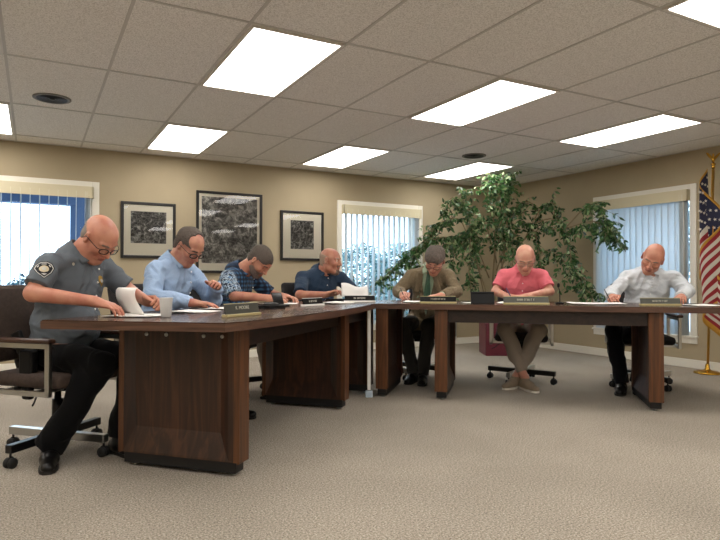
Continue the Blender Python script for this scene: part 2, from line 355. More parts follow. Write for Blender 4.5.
def tabletop(root, poly, name='tabletop'):
    bm = newbm(); prism(bm, [(p.x, p.y) for p in poly], TOP-.043, TOP, mi=0, miside=1)
    es = [e for e in bm.edges if all(abs(v.co.z-TOP) < 1e-5 for v in e.verts)]
    bmesh.ops.bevel(bm, geom=es, offset=.004, segments=2, affect='EDGES')
    return obj(name, bm, [M['wood_top'], M['wood_edge']], root)
def bar(bm, a, b, th, z0, z1, n):
    a, b, n = Vector(a), Vector(b), Vector(n)*th/2
    q = [a-n, b-n, b+n, a+n]; prism(bm, [(p.x, p.y) for p in q], z0, z1)
tL = thing('council_table', 'long walnut council table running away on the left, near end facing us', 'table')
front = [(-.247, .045), (-.10, .085), (.2, .12), (.527, .147), (1.01, .165), (1.5, .15), (2.075, .10)]
tabletop(tL, [LP(*p) for p in front]+[LP(2.62, -.45), LP(2.2, -.93), LP(-.366, -.904)])
for s in (-.05, 1.55, 2.215):
    o, T = pedestal(tL, LP(s, 0), -NV, SV, w=.69 if s < 0 else .66)
    if s < 0:
        for a in (.055, .16, .38, .50):
            bm = newbm(); lathe(bm, [(.010, 0), (.010, .003), (.007, .006), (.001, .007)], 12, T @ Matrix.Translation((a+.03, .0, .695)) @ Matrix.Rotation(PI/2, 4, 'X')); obj('bolt', bm, M['chrome'], o)
bm = newbm(); bar(bm, LP(.045, -.05), LP(1.55, -.05), .022, TOP-.043-.105, TOP-.043, NV); bar(bm, LP(.045, -.6), LP(1.55, -.6), .022, TOP-.043-.105, TOP-.043, NV)
bar(bm, LP(1.645, -.05), LP(2.215, -.05), .022, TOP-.043-.105, TOP-.043, NV); obj('apron', bm, M['wood_h'], tL)
tR = thing('council_table', 'walnut council table running to the right in front of the plant and flag', 'table')
tabletop(tR, [RP(-.498, .05), RP(.4, .055), RP(1.4, .055), RP(2.45, .03), RP(2.60, -.80), RP(-.38, -.86), RP(-1.02, -.48)])
for s in (-.50, -.008, 1.59): pedestal(tR, RP(s, 0), -MV, DV)
bm = newbm(); bar(bm, RP(.09, -.03), RP(1.59, -.03), .022, TOP-.043-.105, TOP-.043, MV); obj('apron', bm, M['wood_h'], tR)
# cable strip in the joint between the tables
cc = thing('cable_cover', 'narrow white cable cover hanging where the two council tables meet', 'cable cover', (RP(-.553, .03)))
bm = newbm(); box(bm, -.014, .014, -.006, .006, .06, .737, bev=.003); obj('cover_strip', bm, M['paper'], cc, rot=(0, 0, -YAW))
bm = newbm(); box(bm, -.03, .03, -.02, .02, 0.0, .055, bev=.006); obj('floor_box', bm, mat('pale_blue_plastic', '#b9c8d6', .4), cc, rot=(0, 0, -YAW))
# ------------------------------------------------------------------ chairs
def make_chair(label, fab):
    t = thing('office_chair', label, 'chair')
    bm = newbm(); box(bm, -.24, .24, -.23, .25, .40, .475, bev=.03); seat = obj('seat', bm, fab, t, smooth=True)
    bm = newbm(); T = Matrix.Translation((0, -.235, .52)) @ Matrix.Rotation(math.radians(10), 4, 'X'); box(bm, -.225, .225, -.04, .035, .0, .43, T, bev=.03); obj('backrest', bm, fab, t, smooth=True)
    bm = newbm(); tube(bm, [(0, -.14, .39), (0, -.26, .40), (0, -.30, .5), (0, -.31, .66)], .018, 8, flat=.5); obj('back_bracket', bm, M['black_metal'], t)
    for sx in (-1, 1):
        bm = newbm(); x = sx*.275; y0, y1, z0, z1 = -.21, .22, .37, .645; w = .012
        for a, c, e, f in ((y0, y1, z0, z0+.028), (y0, y1, z1-.026, z1), (y0, y0+.028, z0, z1), (y1-.028, y1, z0, z1)): box(bm, x-w, x+w, a, c, e, f, bev=.002)
        box(bm, min(x, sx*.1), max(x, sx*.1), -.1, -.06, .375, .395); box(bm, min(x, sx*.1), max(x, sx*.1), .1, .14, .375, .395)
        arm = obj('arm_frame', bm, M['chrome'], t)
        bm = newbm(); box(bm, x-.026, x+.026, y0+.0, y1+.01, z1, z1+.025, bev=.008); obj('arm_pad', bm, M['arm_wood'], arm)
    bm = newbm(); box(bm, -.1, .1, -.1, .14, .365, .40, bev=.008); lathe(bm, [(.03, .16), (.03, .30), (.018, .301), (.018, .37)], 16); obj('gas_column', bm, M['black_metal'], t)
    bm = newbm(); tube(bm, [(.08, .03, .375), (.2, .06, .365), (.24, .08, .33), (.27, .1, .32)], .005, 6); obj('lift_lever', bm, M['black_metal'], t)
    bm = newbm(); lathe(bm, [(.045, .10), (.045, .17), (.03, .18)], 16); hub = obj('base_hub', bm, M['chrome'], t)
    for k in range(4):
        a = math.radians(45+90*k); T = Matrix.Rotation(a, 4, 'Z')
        bm = newbm(); q = box(bm, .03, .33, -.021, .021, .078, .122, T, bev=.004)
        ft = obj('base_foot', bm, M['chrome'] if k % 2 == 0 else M['black_metal'], t)
        bm = newbm(); TT = T @ Matrix.Translation((.315, 0, 0))
        lathe(bm, [(.006, .05), (.006, .08)], 8, TT)
        for dy in (-.014, .014): lathe(bm, [(.008, -.010), (.027, -.008), (.027, .008), (.008, .010)], 16, TT @ Matrix.Translation((0, dy, .027)) @ Matrix.Rotation(PI/2, 4, 'X'))
        lathe(bm, [(.022, -.004), (.028, 0), (.022, .004)], 12, TT @ Matrix.Translation((0, 0, .034)) @ Matrix.Rotation(PI/2, 4, 'X'))
        obj('caster', bm, M['rubber'], ft)
    return t
def face(v): return math.atan2(v.y, v.x)-PI/2      # +Y of the thing points along v
SEATS = [  # position, facing, label
 (LP(.05, -1.20), NV, 'brown upholstered office chair under the uniformed man', 'brown'),
 (LP(.98, -1.14), NV, 'office chair under the man in the light blue shirt', 'dark'),
 (LP(1.88, -1.14), NV, 'office chair under the man in the navy patterned shirt', 'dark'),
 (Vector((2.46, 5.42, 0)), Vector((.05, -1, 0)), 'office chair under the man in the plain navy polo shirt', 'dark'),
 (RP(-.24, -1.12), MV, 'office chair under the man in the brown tweed jacket', 'dark'),
 (RP(.68, -1.10), MV, 'office chair under the man in the pink polo shirt', 'dark'),
 (RP(1.76, -1.16), MV, 'office chair under the man in the white shirt beside the flag', 'dark')]
CROT = [46, 0, 8, -5, 15, 24, -14]
c1 = make_chair(SEATS[0][2], M['brown_fabric']); c1.location = SEATS[0][0]; c1.rotation_euler.z = face(SEATS[0][1]); c1['group'] = 'office chairs around the council tables'
c2 = make_chair(SEATS[1][2], M['dark_fabric']); c2.location = SEATS[1][0]; c2.rotation_euler.z = face(SEATS[1][1]); c2['group'] = 'office chairs around the council tables'
for i, (p, d, lab, k) in enumerate(SEATS[2:]): copy_thing(c2, p, face(d), lab)
def swivel(root, deg):
    T = Matrix.Rotation(math.radians(deg), 4, 'Z')
    for ch in COL.objects:
        if ch.parent == root and ch.name.split('.')[0] in ('base_foot', 'base_hub'): ch.rotation_euler.z += math.radians(deg)
roots = [o for o in COL.objects if o.name.startswith('office_chair')]
for r_, a in zip(roots, CROT): swivel(r_, a)
# ------------------------------------------------------------------ soft solids: distance fields on a grid, skinned to one mesh
class Field:
    def __init__(s, lo, hi, h):
        s.h = h; s.lo = np.array(lo, float); s.n = np.ceil((np.array(hi)-s.lo)/h).astype(int)+1
        s.a = np.full(tuple(s.n), .06, np.float32)
        s.ax = [s.lo[i]+np.arange(s.n[i])*h for i in range(3)]
    def block(s, lo, hi, pad):
        i0 = np.maximum(0, np.floor((np.array(lo)-pad-s.lo)/s.h).astype(int)); i1 = np.minimum(s.n, np.ceil((np.array(hi)+pad-s.lo)/s.h).astype(int)+1)
        if np.any(i1 <= i0): return None
        sl = tuple(slice(a, b) for a, b in zip(i0, i1))
        X = s.ax[0][sl[0]][:, None, None].astype(np.float32); Y = s.ax[1][sl[1]][None, :, None].astype(np.float32); Z = s.ax[2][sl[2]][None, None, :].astype(np.float32)
        return sl, X, Y, Z
    def mix(s, sl, d, k, op):
        a = s.a[sl]
        if op == 'add':
            if k > 0: h = np.maximum(k-np.abs(a-d), 0)/k; s.a[sl] = np.minimum(a, d)-h*h*k*.25
            else: s.a[sl] = np.minimum(a, d)
        elif op == 'sub':
            d = -d
            if k > 0: h = np.maximum(k-np.abs(a-d), 0)/k; s.a[sl] = np.maximum(a, d)+h*h*k*.25
            else: s.a[sl] = np.maximum(a, d)
    def cap(s, a, b, ra, rb=None, k=.02, op='add', flat=(0, 0), squash=None):
        # tapered capsule; flat=(1,1) cuts its ends square; squash=(axis vector, factor) flattens the section
        a = np.array(a, float); b = np.array(b, float); rb = ra if rb is None else rb; r = max(ra, rb)
        q = s.block(np.minimum(a, b)-r, np.maximum(a, b)+r, k+3*s.h+.015)
        if q is None: return
        sl, X, Y, Z = q; v = b-a; L2 = float(v@v)+1e-12; L = math.sqrt(L2)
        px, py, pz = X-a[0], Y-a[1], Z-a[2]
        t = (px*v[0]+py*v[1]+pz*v[2])/L2; tc = np.clip(t, 0, 1)
        dx, dy, dz = px-tc*v[0], py-tc*v[1], pz-tc*v[2]
        d2 = dx*dx+dy*dy+dz*dz
        if squash is not None:
            u = np.array(squash[0], float); u /= np.linalg.norm(u); w = dx*u[0]+dy*u[1]+dz*u[2]; d2 = d2+w*w*(1/squash[1]**2-1)
        d = np.sqrt(d2)-(ra+(rb-ra)*tc)
        if flat[0]: d = np.maximum(d, -t*L)
        if flat[1]: d = np.maximum(d, (t-1)*L)
        s.mix(sl, d.astype(np.float32), k, op)
    def ell(s, c, r, R=None, k=.02, op='add'):
        c = np.array(c, float); r = np.array(r, float); m = float(max(r)); q = s.block(c-m, c+m, k+3*s.h+.015)
        if q is None: return
        sl, X, Y, Z = q; px, py, pz = X-c[0], Y-c[1], Z-c[2]
        if R is not None: R = np.array(R); px, py, pz = px*R[0, 0]+py*R[1, 0]+pz*R[2, 0], px*R[0, 1]+py*R[1, 1]+pz*R[2, 1], px*R[0, 2]+py*R[1, 2]+pz*R[2, 2]
        k0 = np.sqrt((px/r[0])**2+(py/r[1])**2+(pz/r[2])**2)+1e-6; k1 = np.sqrt((px/r[0]**2)**2+(py/r[1]**2)**2+(pz/r[2]**2)**2)+1e-6
        s.mix(sl, (k0*(k0-1)/k1).astype(np.float32), k, op)
    def rbox(s, c, hsz, R=None, rad=.005, k=0, op='add'):
        c = np.array(c, float); m = float(np.linalg.norm(hsz)); q = s.block(c-m, c+m, k+3*s.h+.015)
        if q is None: return
        sl, X, Y, Z = q; px, py, pz = X-c[0], Y-c[1], Z-c[2]
        if R is not None: R = np.array(R); px, py, pz = px*R[0, 0]+py*R[1, 0]+pz*R[2, 0], px*R[0, 1]+py*R[1, 1]+pz*R[2, 1], px*R[0, 2]+py*R[1, 2]+pz*R[2, 2]
        qx, qy, qz = np.abs(px)-hsz[0]+rad, np.abs(py)-hsz[1]+rad, np.abs(pz)-hsz[2]+rad
        d = np.sqrt(np.maximum(qx, 0)**2+np.maximum(qy, 0)**2+np.maximum(qz, 0)**2)+np.minimum(np.maximum(qx, np.maximum(qy, qz)), 0)-rad
        s.mix(sl, d.astype(np.float32), k, op)
    def half(s, p, nrm, k=0, rad=None):          # remove everything on the side nrm points to
        p = np.array(p, float); nrm = np.array(nrm, float); nrm /= np.linalg.norm(nrm)
        if rad:
            sl, X, Y, Z = s.block(p-rad, p+rad, 0); d = (X-p[0])*nrm[0]+(Y-p[1])*nrm[1]+(Z-p[2])*nrm[2]
            r_ = np.sqrt((X-p[0])**2+(Y-p[1])**2+(Z-p[2])**2)-rad
            s.mix(sl, np.maximum(-d, r_).astype(np.float32), k, 'sub'); return
        X = s.ax[0][:, None, None]; Y = s.ax[1][None, :, None]; Z = s.ax[2][None, None, :]
        d = (X-p[0])*nrm[0]+(Y-p[1])*nrm[1]+(Z-p[2])*nrm[2]
        s.mix(tuple(slice(0, x) for x in s.n), (-d).astype(np.float32), k, 'sub')
    def wrinkle(s, amp, f, seed=0, stretch=(1, 1, 1)):
        m = np.abs(s.a) < .025; i = np.nonzero(m); rs = np.random.RandomState(seed)
        P = np.stack([s.ax[j][i[j]]*stretch[j] for j in range(3)], 1)
        w = np.zeros(len(P))
        W = P+.012*np.sin(P[:, [1, 2, 0]]*f*.55+rs.rand(3)*6)*2
        for q in range(5):
            v = rs.randn(3); v /= np.linalg.norm(v); ff = f*(.6+.35*q); w += np.sin(W@v*ff+rs.rand()*6+1.5*np.sin(W@rs.randn(3)*ff*.4))/(1+.5*q)
        w = np.clip(1-np.abs(w)/.9, -.8, 1)
        s.a[m] -= (amp*w).astype(np.float32)
    def mesh(s, name, mats, parent, matf=None):
        a = s.a; neg = a < 0
        c = np.zeros(tuple(x-1 for x in a.shape), np.uint8)
        for dx in (0, 1):
            for dy in (0, 1):
                for dz in (0, 1): c += neg[dx:a.shape[0]-1+dx, dy:a.shape[1]-1+dy, dz:a.shape[2]-1+dz]
        I = np.stack(np.nonzero((c > 0) & (c < 8)), 1)
        idx = np.full(c.shape, -1, np.int32); idx[I[:, 0], I[:, 1], I[:, 2]] = np.arange(len(I))
        P = np.zeros((len(I), 3)); W = np.zeros(len(I))
        corners = [np.array((x, y, z)) for x in (0, 1) for y in (0, 1) for z in (0, 1)]
        for p in range(8):
            for q in range(p+1, 8):
                if np.abs(corners[p]-corners[q]).sum() != 1: continue
                A = I+corners[p]; B = I+corners[q]; va = a[A[:, 0], A[:, 1], A[:, 2]]; vb = a[B[:, 0], B[:, 1], B[:, 2]]
                m = (va < 0) != (vb < 0); t = np.where(m, va/np.where(m, va-vb, 1), 0)
                P += m[:, None]*(corners[p]+t[:, None]*(corners[q]-corners[p])); W += m
        V = s.lo+(I+P/W[:, None])*s.h
        F = []
        for ax in range(3):
            u, v = [(1, 2), (2, 0), (0, 1)][ax]
            s0 = [slice(None)]*3; s1 = [slice(None)]*3; s0[ax] = slice(0, -1); s1[ax] = slice(1, None)
            e = neg[tuple(s0)] != neg[tuple(s1)]; E = np.stack(np.nonzero(e), 1)
            E = E[(E[:, u] > 0) & (E[:, v] > 0) & (E[:, u] < c.shape[u]) & (E[:, v] < c.shape[v])]
            sg = neg[tuple(s0)][E[:, 0], E[:, 1], E[:, 2]]
            du = np.zeros(3, int); du[u] = 1; dv = np.zeros(3, int); dv[v] = 1
            g = lambda Q: idx[Q[:, 0], Q[:, 1], Q[:, 2]]
            q = np.stack([g(E-du-dv), g(E-dv), g(E), g(E-du)], 1); q[~sg] = q[~sg][:, ::-1]; F.append(q)
        F = np.concatenate(F); F = F[(F >= 0).all(1)]
        me = bpy.data.meshes.new(name); me.vertices.add(len(V)); me.vertices.foreach_set('co', V.astype(np.float32).ravel())
        me.loops.add(len(F)*4); me.loops.foreach_set('vertex_index', F.astype(np.int32).ravel()); me.polygons.add(len(F))
        me.polygons.foreach_set('loop_start', np.arange(len(F), dtype=np.int32)*4)
        try: me.polygons.foreach_set('loop_total', np.full(len(F), 4, np.int32))
        except Exception: pass
        me.polygons.foreach_set('use_smooth', np.ones(len(F), bool))
        for m_ in (mats if isinstance(mats, (list, tuple)) else [mats]): me.materials.append(m_)
        if matf is not None: me.polygons.foreach_set('material_index', matf(V[F].mean(1)).astype(np.int32))
        me.update(calc_edges=True); me.validate()
        o = bpy.data.objects.new(name, me); COL.objects.link(o)
        if parent is not None: o.parent = parent
        return o
def rotm(pitch=0, yaw=0, roll=0):
    # head frame: +Y face, +Z crown, +X its right; pitch down > 0, yaw to its left > 0, roll: crown to its right > 0
    return np.array((Matrix.Rotation(math.radians(yaw), 3, 'Z') @ Matrix.Rotation(math.radians(-pitch), 3, 'X') @ Matrix.Rotation(math.radians(roll), 3, 'Y')))
def skin_mat(name, c, red):
    m = mat(name, c, .48, bump=.12, bscale=160); n, l, b = nodes_of(m)
    tc = n.new('ShaderNodeTexCoord'); t = n.new('ShaderNodeTexNoise'); t.inputs['Scale'].default_value = 16; t.inputs['Detail'].default_value = 4; l.new(tc.outputs['Object'], t.inputs['Vector'])
    r = ramp(n, [(.36, c), (.68, red)]); l.new(t.outputs['Fac'], r.inputs['Fac']); l.new(r.outputs['Color'], b.inputs['Base Color'])
    b.inputs['Subsurface Weight'].default_value = .12; b.inputs['Subsurface Radius'].default_value = (.02, .008, .004); b.inputs['Subsurface Scale'].default_value = .5
    return m
def hand(f, W, dirv, up, side, curl=(25, 35, 20), spread=1.0, thumb=.5, sc=1.0, grip=False):
    # W wrist, dirv towards the fingers, up = back of the hand, side = +1 when the thumb lies on the +x side of (dir x up)
    y = np.array(dirv, float); y /= np.linalg.norm(y); z = np.array(up, float); z -= y*(z@y); z /= np.linalg.norm(z); x = np.cross(y, z)*side
    P = lambda a, b, c: np.array(W)+sc*(x*a+y*b+z*c)
    R = np.stack([x, y, z], 1)
    f.cap(P(0, -.02, 0), P(0, .02, 0), .026*sc, .027*sc, k=.02, squash=(z, .8))
    f.ell(P(0, .05, 0), np.array((.041, .052, .0165))*sc, R, k=.02); f.ell(P(.02, .03, -.008), np.array((.02, .032, .016))*sc, R, k=.012)
    for i, (bx, L, ln) in enumerate(((.028, .088, .076), (.0095, .094, .084), (-.0095, .090, .078), (-.027, .082, .060))):
        cl = curl if not isinstance(curl[0], (list, tuple)) else curl[i]
        p = P(bx, L, .002); a = 0; fan = spread*(.10*(bx/.028))
        r = .0092*sc*(1 if i < 3 else .88)
        f.cap(P(bx*.8, .05, .002), p, r*1.05, r*1.08, k=.008)
        for seg, (fr, c_) in enumerate(zip((.45, .30, .25), cl)):
            a += math.radians(c_); d = y*math.cos(a)*math.cos(fan)+x*math.sin(fan)*math.cos(a)-z*math.sin(a)
            q = p+d*ln*fr*sc; f.cap(p, q, r*(1-.08*seg), r*(1-.08*(seg+1)), k=.004); p = q
    t0 = P(.026, .012, -.006); t1 = P(.052+.01*thumb, .045, -.012-.012*(1-thumb)); t2 = P(.058+.016*thumb-.02*grip, .078, -.018-.014*(1-thumb)); t3 = P(.056+.02*thumb-.032*grip, .100, -.022-.014*(1-thumb))
    f.cap(t0, t1, .0165*sc, .0125*sc, k=.014); f.cap(t1, t2, .0120*sc, .0105*sc, k=.004); f.cap(t2, t3, .0105*sc, .0088*sc, k=.004)
def head(f, C, R, sc=1.0, jaw=1.0, nose=1.0, neck_to=None, neck_r=.056, lids='down'):
    C = np.array(C); P = lambda a, b, c: C+sc*(R@np.array((a, b, c)))
    e = lambda c, r, k=.02, op='add': f.ell(P(*c), np.array(r)*sc, R, k=k, op=op)
    c_ = lambda a, b, ra, rb=None, k=.01, op='add': f.cap(P(*a), P(*b), ra*sc, (rb or ra)*sc, k=k, op=op)
    if neck_to is not None:
        f.cap(P(0, -.028, -.03), neck_to, neck_r*.98, neck_r*1.1, k=.03); f.cap(P(0, -.02, -.06), np.array(neck_to)+np.array((0, .02, -.03)), neck_r*.9, neck_r, k=.03)
    e((0, -.016, .038), (.076, .097, .084)); e((0, .02, .03), (.069, .07, .072), k=.03)
    e((0, .028, -.035), (.058*jaw, .066, .078), k=.035)
    c_((-.040*jaw, .0, -.062), (-.016, .066, -.098), .022, .018, k=.035); c_((.040*jaw, .0, -.062), (.016, .066, -.098), .022, .018, k=.035)
    e((0, .074, -.098), (.022, .018, .018), k=.025)
    for s_ in (-1, 1):
        e((s_*.044, .064, -.018), (.022, .024, .020), k=.03)            # cheekbone
        c_((s_*.014, .092, .030), (s_*.048, .078, .031), .0085, .0075, k=.016)  # brow
    for s_ in (-1, 1): e((s_*.032, .103, .010), (.019, .018, .012), k=.018, op='sub')
    for s_ in (-1, 1):
        e((s_*.032, .078, .009), (.0165, .0145, .0135), k=.004)         # closed or lowered lid over the eyeball
        c_((s_*.018, .094, .004), (s_*.045, .086, .004), .0022, .0018, k=.002, op='sub')
        c_((s_*.020, .088, -.008), (s_*.042, .084, -.010), .004, .003, k=.010)
    c_((0, .090, .022), (0, .113*nose, -.022), .0085, .0125, k=.012); e((0, .1165*nose, -.024), (.0135, .012, .011), k=.006)
    for s_ in (-1, 1): e((s_*.0135, .100, -.029), (.0085, .012, .008), k=.006); e((s_*.0075, .106, -.0365), (.004, .006, .003), k=.002, op='sub')
    e((0, .082, -.056), (.032, .018, .020), k=.02)
    c_((-.020, .091, -.0545), (0, .1005, -.0515), .0055, .0070, k=.006); c_((.020, .091, -.0545), (0, .1005, -.0515), .0055, .0070, k=.006)
    c_((-.017, .091, -.066), (.017, .091, -.066), .0060, .0060, k=.006); e((0, .096, -.066), (.014, .008, .0065), k=.006)
    c_((-.024, .094, -.0592), (0, .1055, -.0590), .0022, .0024, k=.002, op='sub'); c_((.024, .094, -.0592), (0, .1055, -.0590), .0022, .0024, k=.002, op='sub')
    for s_ in (-1, 1):
        c_((s_*.027, .086, -.030), (s_*.036, .078, -.058), .0026, .002, k=.008, op='sub')
        Re = R @ rotm(0, -s_*22, 0)
        f.ell(P(s_*.081, -.004, .002), np.array((.0085, .019, .033))*sc, Re, k=.006); f.ell(P(s_*.090, .002, .006), np.array((.006, .011, .020))*sc, Re, k=.004, op='sub')
        e((s_*.078, .006, -.020), (.007, .008, .011), k=.005)
    return P
# ------------------------------------------------------------------ people
def cloth(name, c, rough=.85, **k): return mat(name, c, rough, bump=k.pop('bump', .25), bscale=k.pop('bscale', 700), sheen=.04, **k)
LIPS = mat('lips', '#a5665a', .5)
EYEW = mat('eye_white', '#d8d2c8', .3); EYED = mat('eye_iris', '#2b211c', .2)
GLM = mat('dark_glasses_frame', '#17120f', .3); LENS = bpy.data.materials.new('spectacle_lens'); LENS.use_nodes = True
n = LENS.node_tree.nodes; l = LENS.node_tree.links
a_ = n.new('ShaderNodeBsdfTransparent'); a_.inputs[0].default_value = (.93, .95, .95, 1); g_ = n.new('ShaderNodeBsdfGlossy'); g_.inputs['Roughness'].default_value = .03; m_ = n.new('ShaderNodeMixShader'); m_.inputs[0].default_value = .08
l.new(a_.outputs[0], m_.inputs[1]); l.new(g_.outputs[0], m_.inputs[2]); l.new(m_.outputs[0], n['Material Output'].inputs['Surface'])
SHOE = mat('black_leather_shoe', '#0c0b0b', .33, spec=.35); SOLE = mat('dark_sole', '#15120f', .6)
def A(*v): return np.array(v, float)
DEF = dict(hip=(0, -.06, .55), knee=(.14, .40, .54), kneeL=None, ank=(.12, .44, .10), ankL=None, neck=(0, .07, 1.10), head=(0, .17, 1.22), hr=(40, 0, 0), sh=.185, shz=-.078,
  el=(.30, .14, .84), elL=None, wr=(.14, .36, .83), wrL=None, bulk=1.0, belly=.02, sleeve='long', hsc=1.0, jaw=1.0, nose=1.0, toe=(0, 1), toeL=None)
def person(lab, base, fwd, **kw):
    p = dict(DEF); p.update(kw)
    t = thing('person', lab, 'person', base, face(Vector(fwd)))
    skin, shirt, pants = p['skin'], p['shirt'], p['pants']
    B = p['bulk']; hip = A(*p['hip']); neck = A(*p['neck']); C = A(*p['head']); R = rotm(*p['hr'])
    mir = lambda k: A(-p[k][0], *p[k][1:]) if p[k+'L'] is None else A(*p[k+'L'])
    J = {1: dict(knee=A(*p['knee']), ank=A(*p['ank']), el=A(*p['el']), wr=A(*p['wr']), sh=neck+A(p['sh'], p.get('shy', -.01), p['shz']+p.get('shrR', 0))),
         -1: dict(knee=mir('knee'), ank=mir('ank'), el=mir('el'), wr=mir('wr'), sh=neck+A(-p['sh'], p.get('shy', -.01), p['shz']+p.get('shrL', 0)))}
    chest = neck*.66+hip*.34+A(0, -.015, 0); waist = neck*.28+hip*.72+A(0, p['belly']*.5, 0)
    ax = neck-hip; ax /= np.linalg.norm(ax); xx = A(1, 0, 0); yy = np.cross(ax, xx); Rt = np.stack([xx, yy, ax], 1)
    def torso(f, g, k=.05):
        f.ell(chest, (.165*B+g, .112*B+g, .19+g), Rt, k=k); f.ell(waist, (.15*B+g, (.115+p['belly'])*B+g, .17+g), Rt, k=k)
        f.ell(hip+A(0, -.01, .0), (.165*B+g, .125*B+g, .105+g), None, k=k)
        for s_ in (-1, 1):
            sh = J[s_]['sh']; f.cap(neck+A(s_*.03, -.01, -.05), sh, .052+g, .046*B+g, k=.045); f.ell(chest+yy*.045+xx*s_*.075+ax*.03, (.075+g, .05+g, .075+g), Rt, k=.04)
        f.cap(neck+A(0, -.025, -.01), neck-ax*.12, .055+g, .07+g, k=.05)
    def arm(f, s_, g, to=1.0, k=.025, flat=0):
        j = J[s_]; sh, el, wr = j['sh'], j['el'], j['wr']
        if to <= 1:
            f.cap(sh, sh+(el-sh)*to, (.048+g)*B**.5, (.044+g*1.3)*B**.5, k=k, flat=(0, 1))
        else:
            f.cap(sh, el, (.047+g)*B**.5, (.040+g)*B**.5, k=k); f.cap(el, el+(wr-el)*(to-1), (.041+g)*B**.5, .028+g, k=.012, flat=(0, flat))
    lo = np.minimum.reduce([hip, C-.16, J[1]['knee'], J[-1]['knee'], J[1]['wr']-.0, J[-1]['wr'], J[1]['el'], J[-1]['el'], J[1]['ank'], J[-1]['ank'], J[1]['sh'], J[-1]['sh'], neck])
    hi = np.maximum.reduce([hip, C+.16, J[1]['knee'], J[-1]['knee'], J[1]['wr'], J[-1]['wr'], J[1]['el'], J[-1]['el'], J[1]['sh'], J[-1]['sh'], neck])
    up_lo = np.minimum.reduce([hip-A(.2, .2, .16), C-.16, J[1]['wr']-.2, J[-1]['wr']-.2, J[1]['el']-.09, J[-1]['el']-.09]); up_hi = np.maximum.reduce([hip+.25, C+.17, J[1]['wr']+.2, J[-1]['wr']+.2, J[1]['el']+.09, J[-1]['el']+.09, J[1]['sh']+.1, J[-1]['sh']+.1])
    # ---- the body: one continuous surface
    flo = np.minimum(up_lo, np.minimum(J[1]['ank'], J[-1]['ank'])-A(.1, .15, .1)); fhi = np.maximum(up_hi, np.maximum(J[1]['knee'], J[-1]['knee'])+.12)
    fhi = np.maximum(fhi, np.maximum(J[1]['ank'], J[-1]['ank'])+A(.1, .3, .1)); flo[2] = max(flo[2], -.005)
    f = Field(flo, fhi, p.get('res', .0045))
    torso(f, -.010)
    for s_ in (-1, 1):
        j = J[s_]; hp = hip+A(s_*.09, 0, 0)
        f.cap(hp, j['knee'], .078*B, .053, k=.04); f.cap(j['knee'], j['ank'], .050, .034, k=.02)
        f.ell(j['knee']*.62+j['ank']*.38+A(0, -.02, 0), (.05, .052, .11), None, k=.03)
        f.cap(j['ank'], A(*(j['ank'][:2]), .045)+A(0, .0, 0), .034, .034, k=.02)
        td = A(*((p['toe'] if s_ > 0 or p['toeL'] is None else p['toeL'])), 0); td /= np.linalg.norm(td); j['td'] = td
        f.cap(A(*j['ank'][:2], .045)-td*.03, A(*j['ank'][:2], .035)+td*.13, .030, .022, k=.03)
        arm(f, s_, 0, 2.0, k=.03)
        h = p['handR' if s_ > 0 else 'handL']
        w_ = j['wr']; d = h.get('dir'); d = (w_-j['el'])/np.linalg.norm(w_-j['el']) if d is None else A(*d)
        hand(f, w_, d, h.get('up', (0, 0, 1)), -s_ if not h.get('flip') else s_, h.get('curl', (25, 35, 20)), h.get('spread', 1), h.get('thumb', .5), h.get('sc', 1.0)*B**.25, h.get('grip', False))
    HP = head(f, C, R, p['hsc'], p['jaw'], p['nose'], neck+A(0, -.02, -.02), .054*B**.6)
    sc = p['hsc']
    def bodymat(V):
        H = ((V-C)/sc)@R; x_, y_, z_ = np.abs(H[:, 0]), H[:, 1], H[:, 2]
        lips = (x_ < .023) & (y_ > .088) & (np.abs(z_+.0595) < .0115-.22*x_)
        brow = (x_ > .012) & (x_ < .05) & (y_ > .07) & (np.abs(z_-(.031-(x_-.03)**2*3)) < .0052)
        return np.where(lips, 1, np.where(brow, 2, 0))
    body = f.mesh('body', [skin, LIPS, p.get('brow', p.get('hairm', skin))], t, bodymat); del f
    # ---- hair
    if 'hair' in p:
        f = Field(C-.14, C+.14, .0035)
        kind = p['hair']; T_ = p.get('hthick', .006)
        f.ell(HP(0, -.016, .038), A(.076+T_, .097+T_, .084+T_)*sc, R, k=.01); f.ell(HP(0, .02, .03), A(.0705+T_, .07+T_, .072+T_)*sc, R, k=.02)
        f.ell(HP(0, -.035, -.02), A(.064+T_, .07+T_, .06+T_)*sc, R, k=.02)
        if kind == 'fringe':    # bald crown, short sides and back
            f.half(HP(0, 0, p.get('hline', .045)), R@A(0, p.get('htilt', .35), 1), k=.012)
        if kind == 'receding':
            f.ell(HP(0, .10, .095), A(.058, .085, .085)*sc, R, k=.012, op='sub'); f.ell(HP(.048, .075, .09), A(.030, .055, .05)*sc, R, k=.012, op='sub'); f.ell(HP(-.048, .075, .09), A(.030, .055, .05)*sc, R, k=.012, op='sub')
        if kind in ('full', 'mop'):
            f.ell(HP(0, .125, .0 if kind == 'full' else -.01), A(.066, .07, .068)*sc, R, k=.008, op='sub')
        # face, ears and neck stay free
        f.half(HP(0, .045 if kind != 'mop' else .06, 0), R@A(0, 1, -.9), k=.008)
        f.rbox(HP(0, .10, -.03), A(.2, .078, .068)*sc, R, op='sub'); f.rbox(HP(0, .02, -.08), A(.2, .06, .055)*sc, R, op='sub')
        for s_ in (-1, 1): f.ell(HP(s_*.088, .002, -.006), A(.022, .021, .034)*sc, R @ rotm(0, -s_*22, 0), op='sub')
        f.half(HP(0, -.05, -.075), R@A(0, 0, -1), k=.01)
        f.wrinkle(.0012 if kind == 'fringe' else .0022, 230 if kind != 'mop' else 130, 3)
        f.mesh('hair', p['hairm'], t); del f
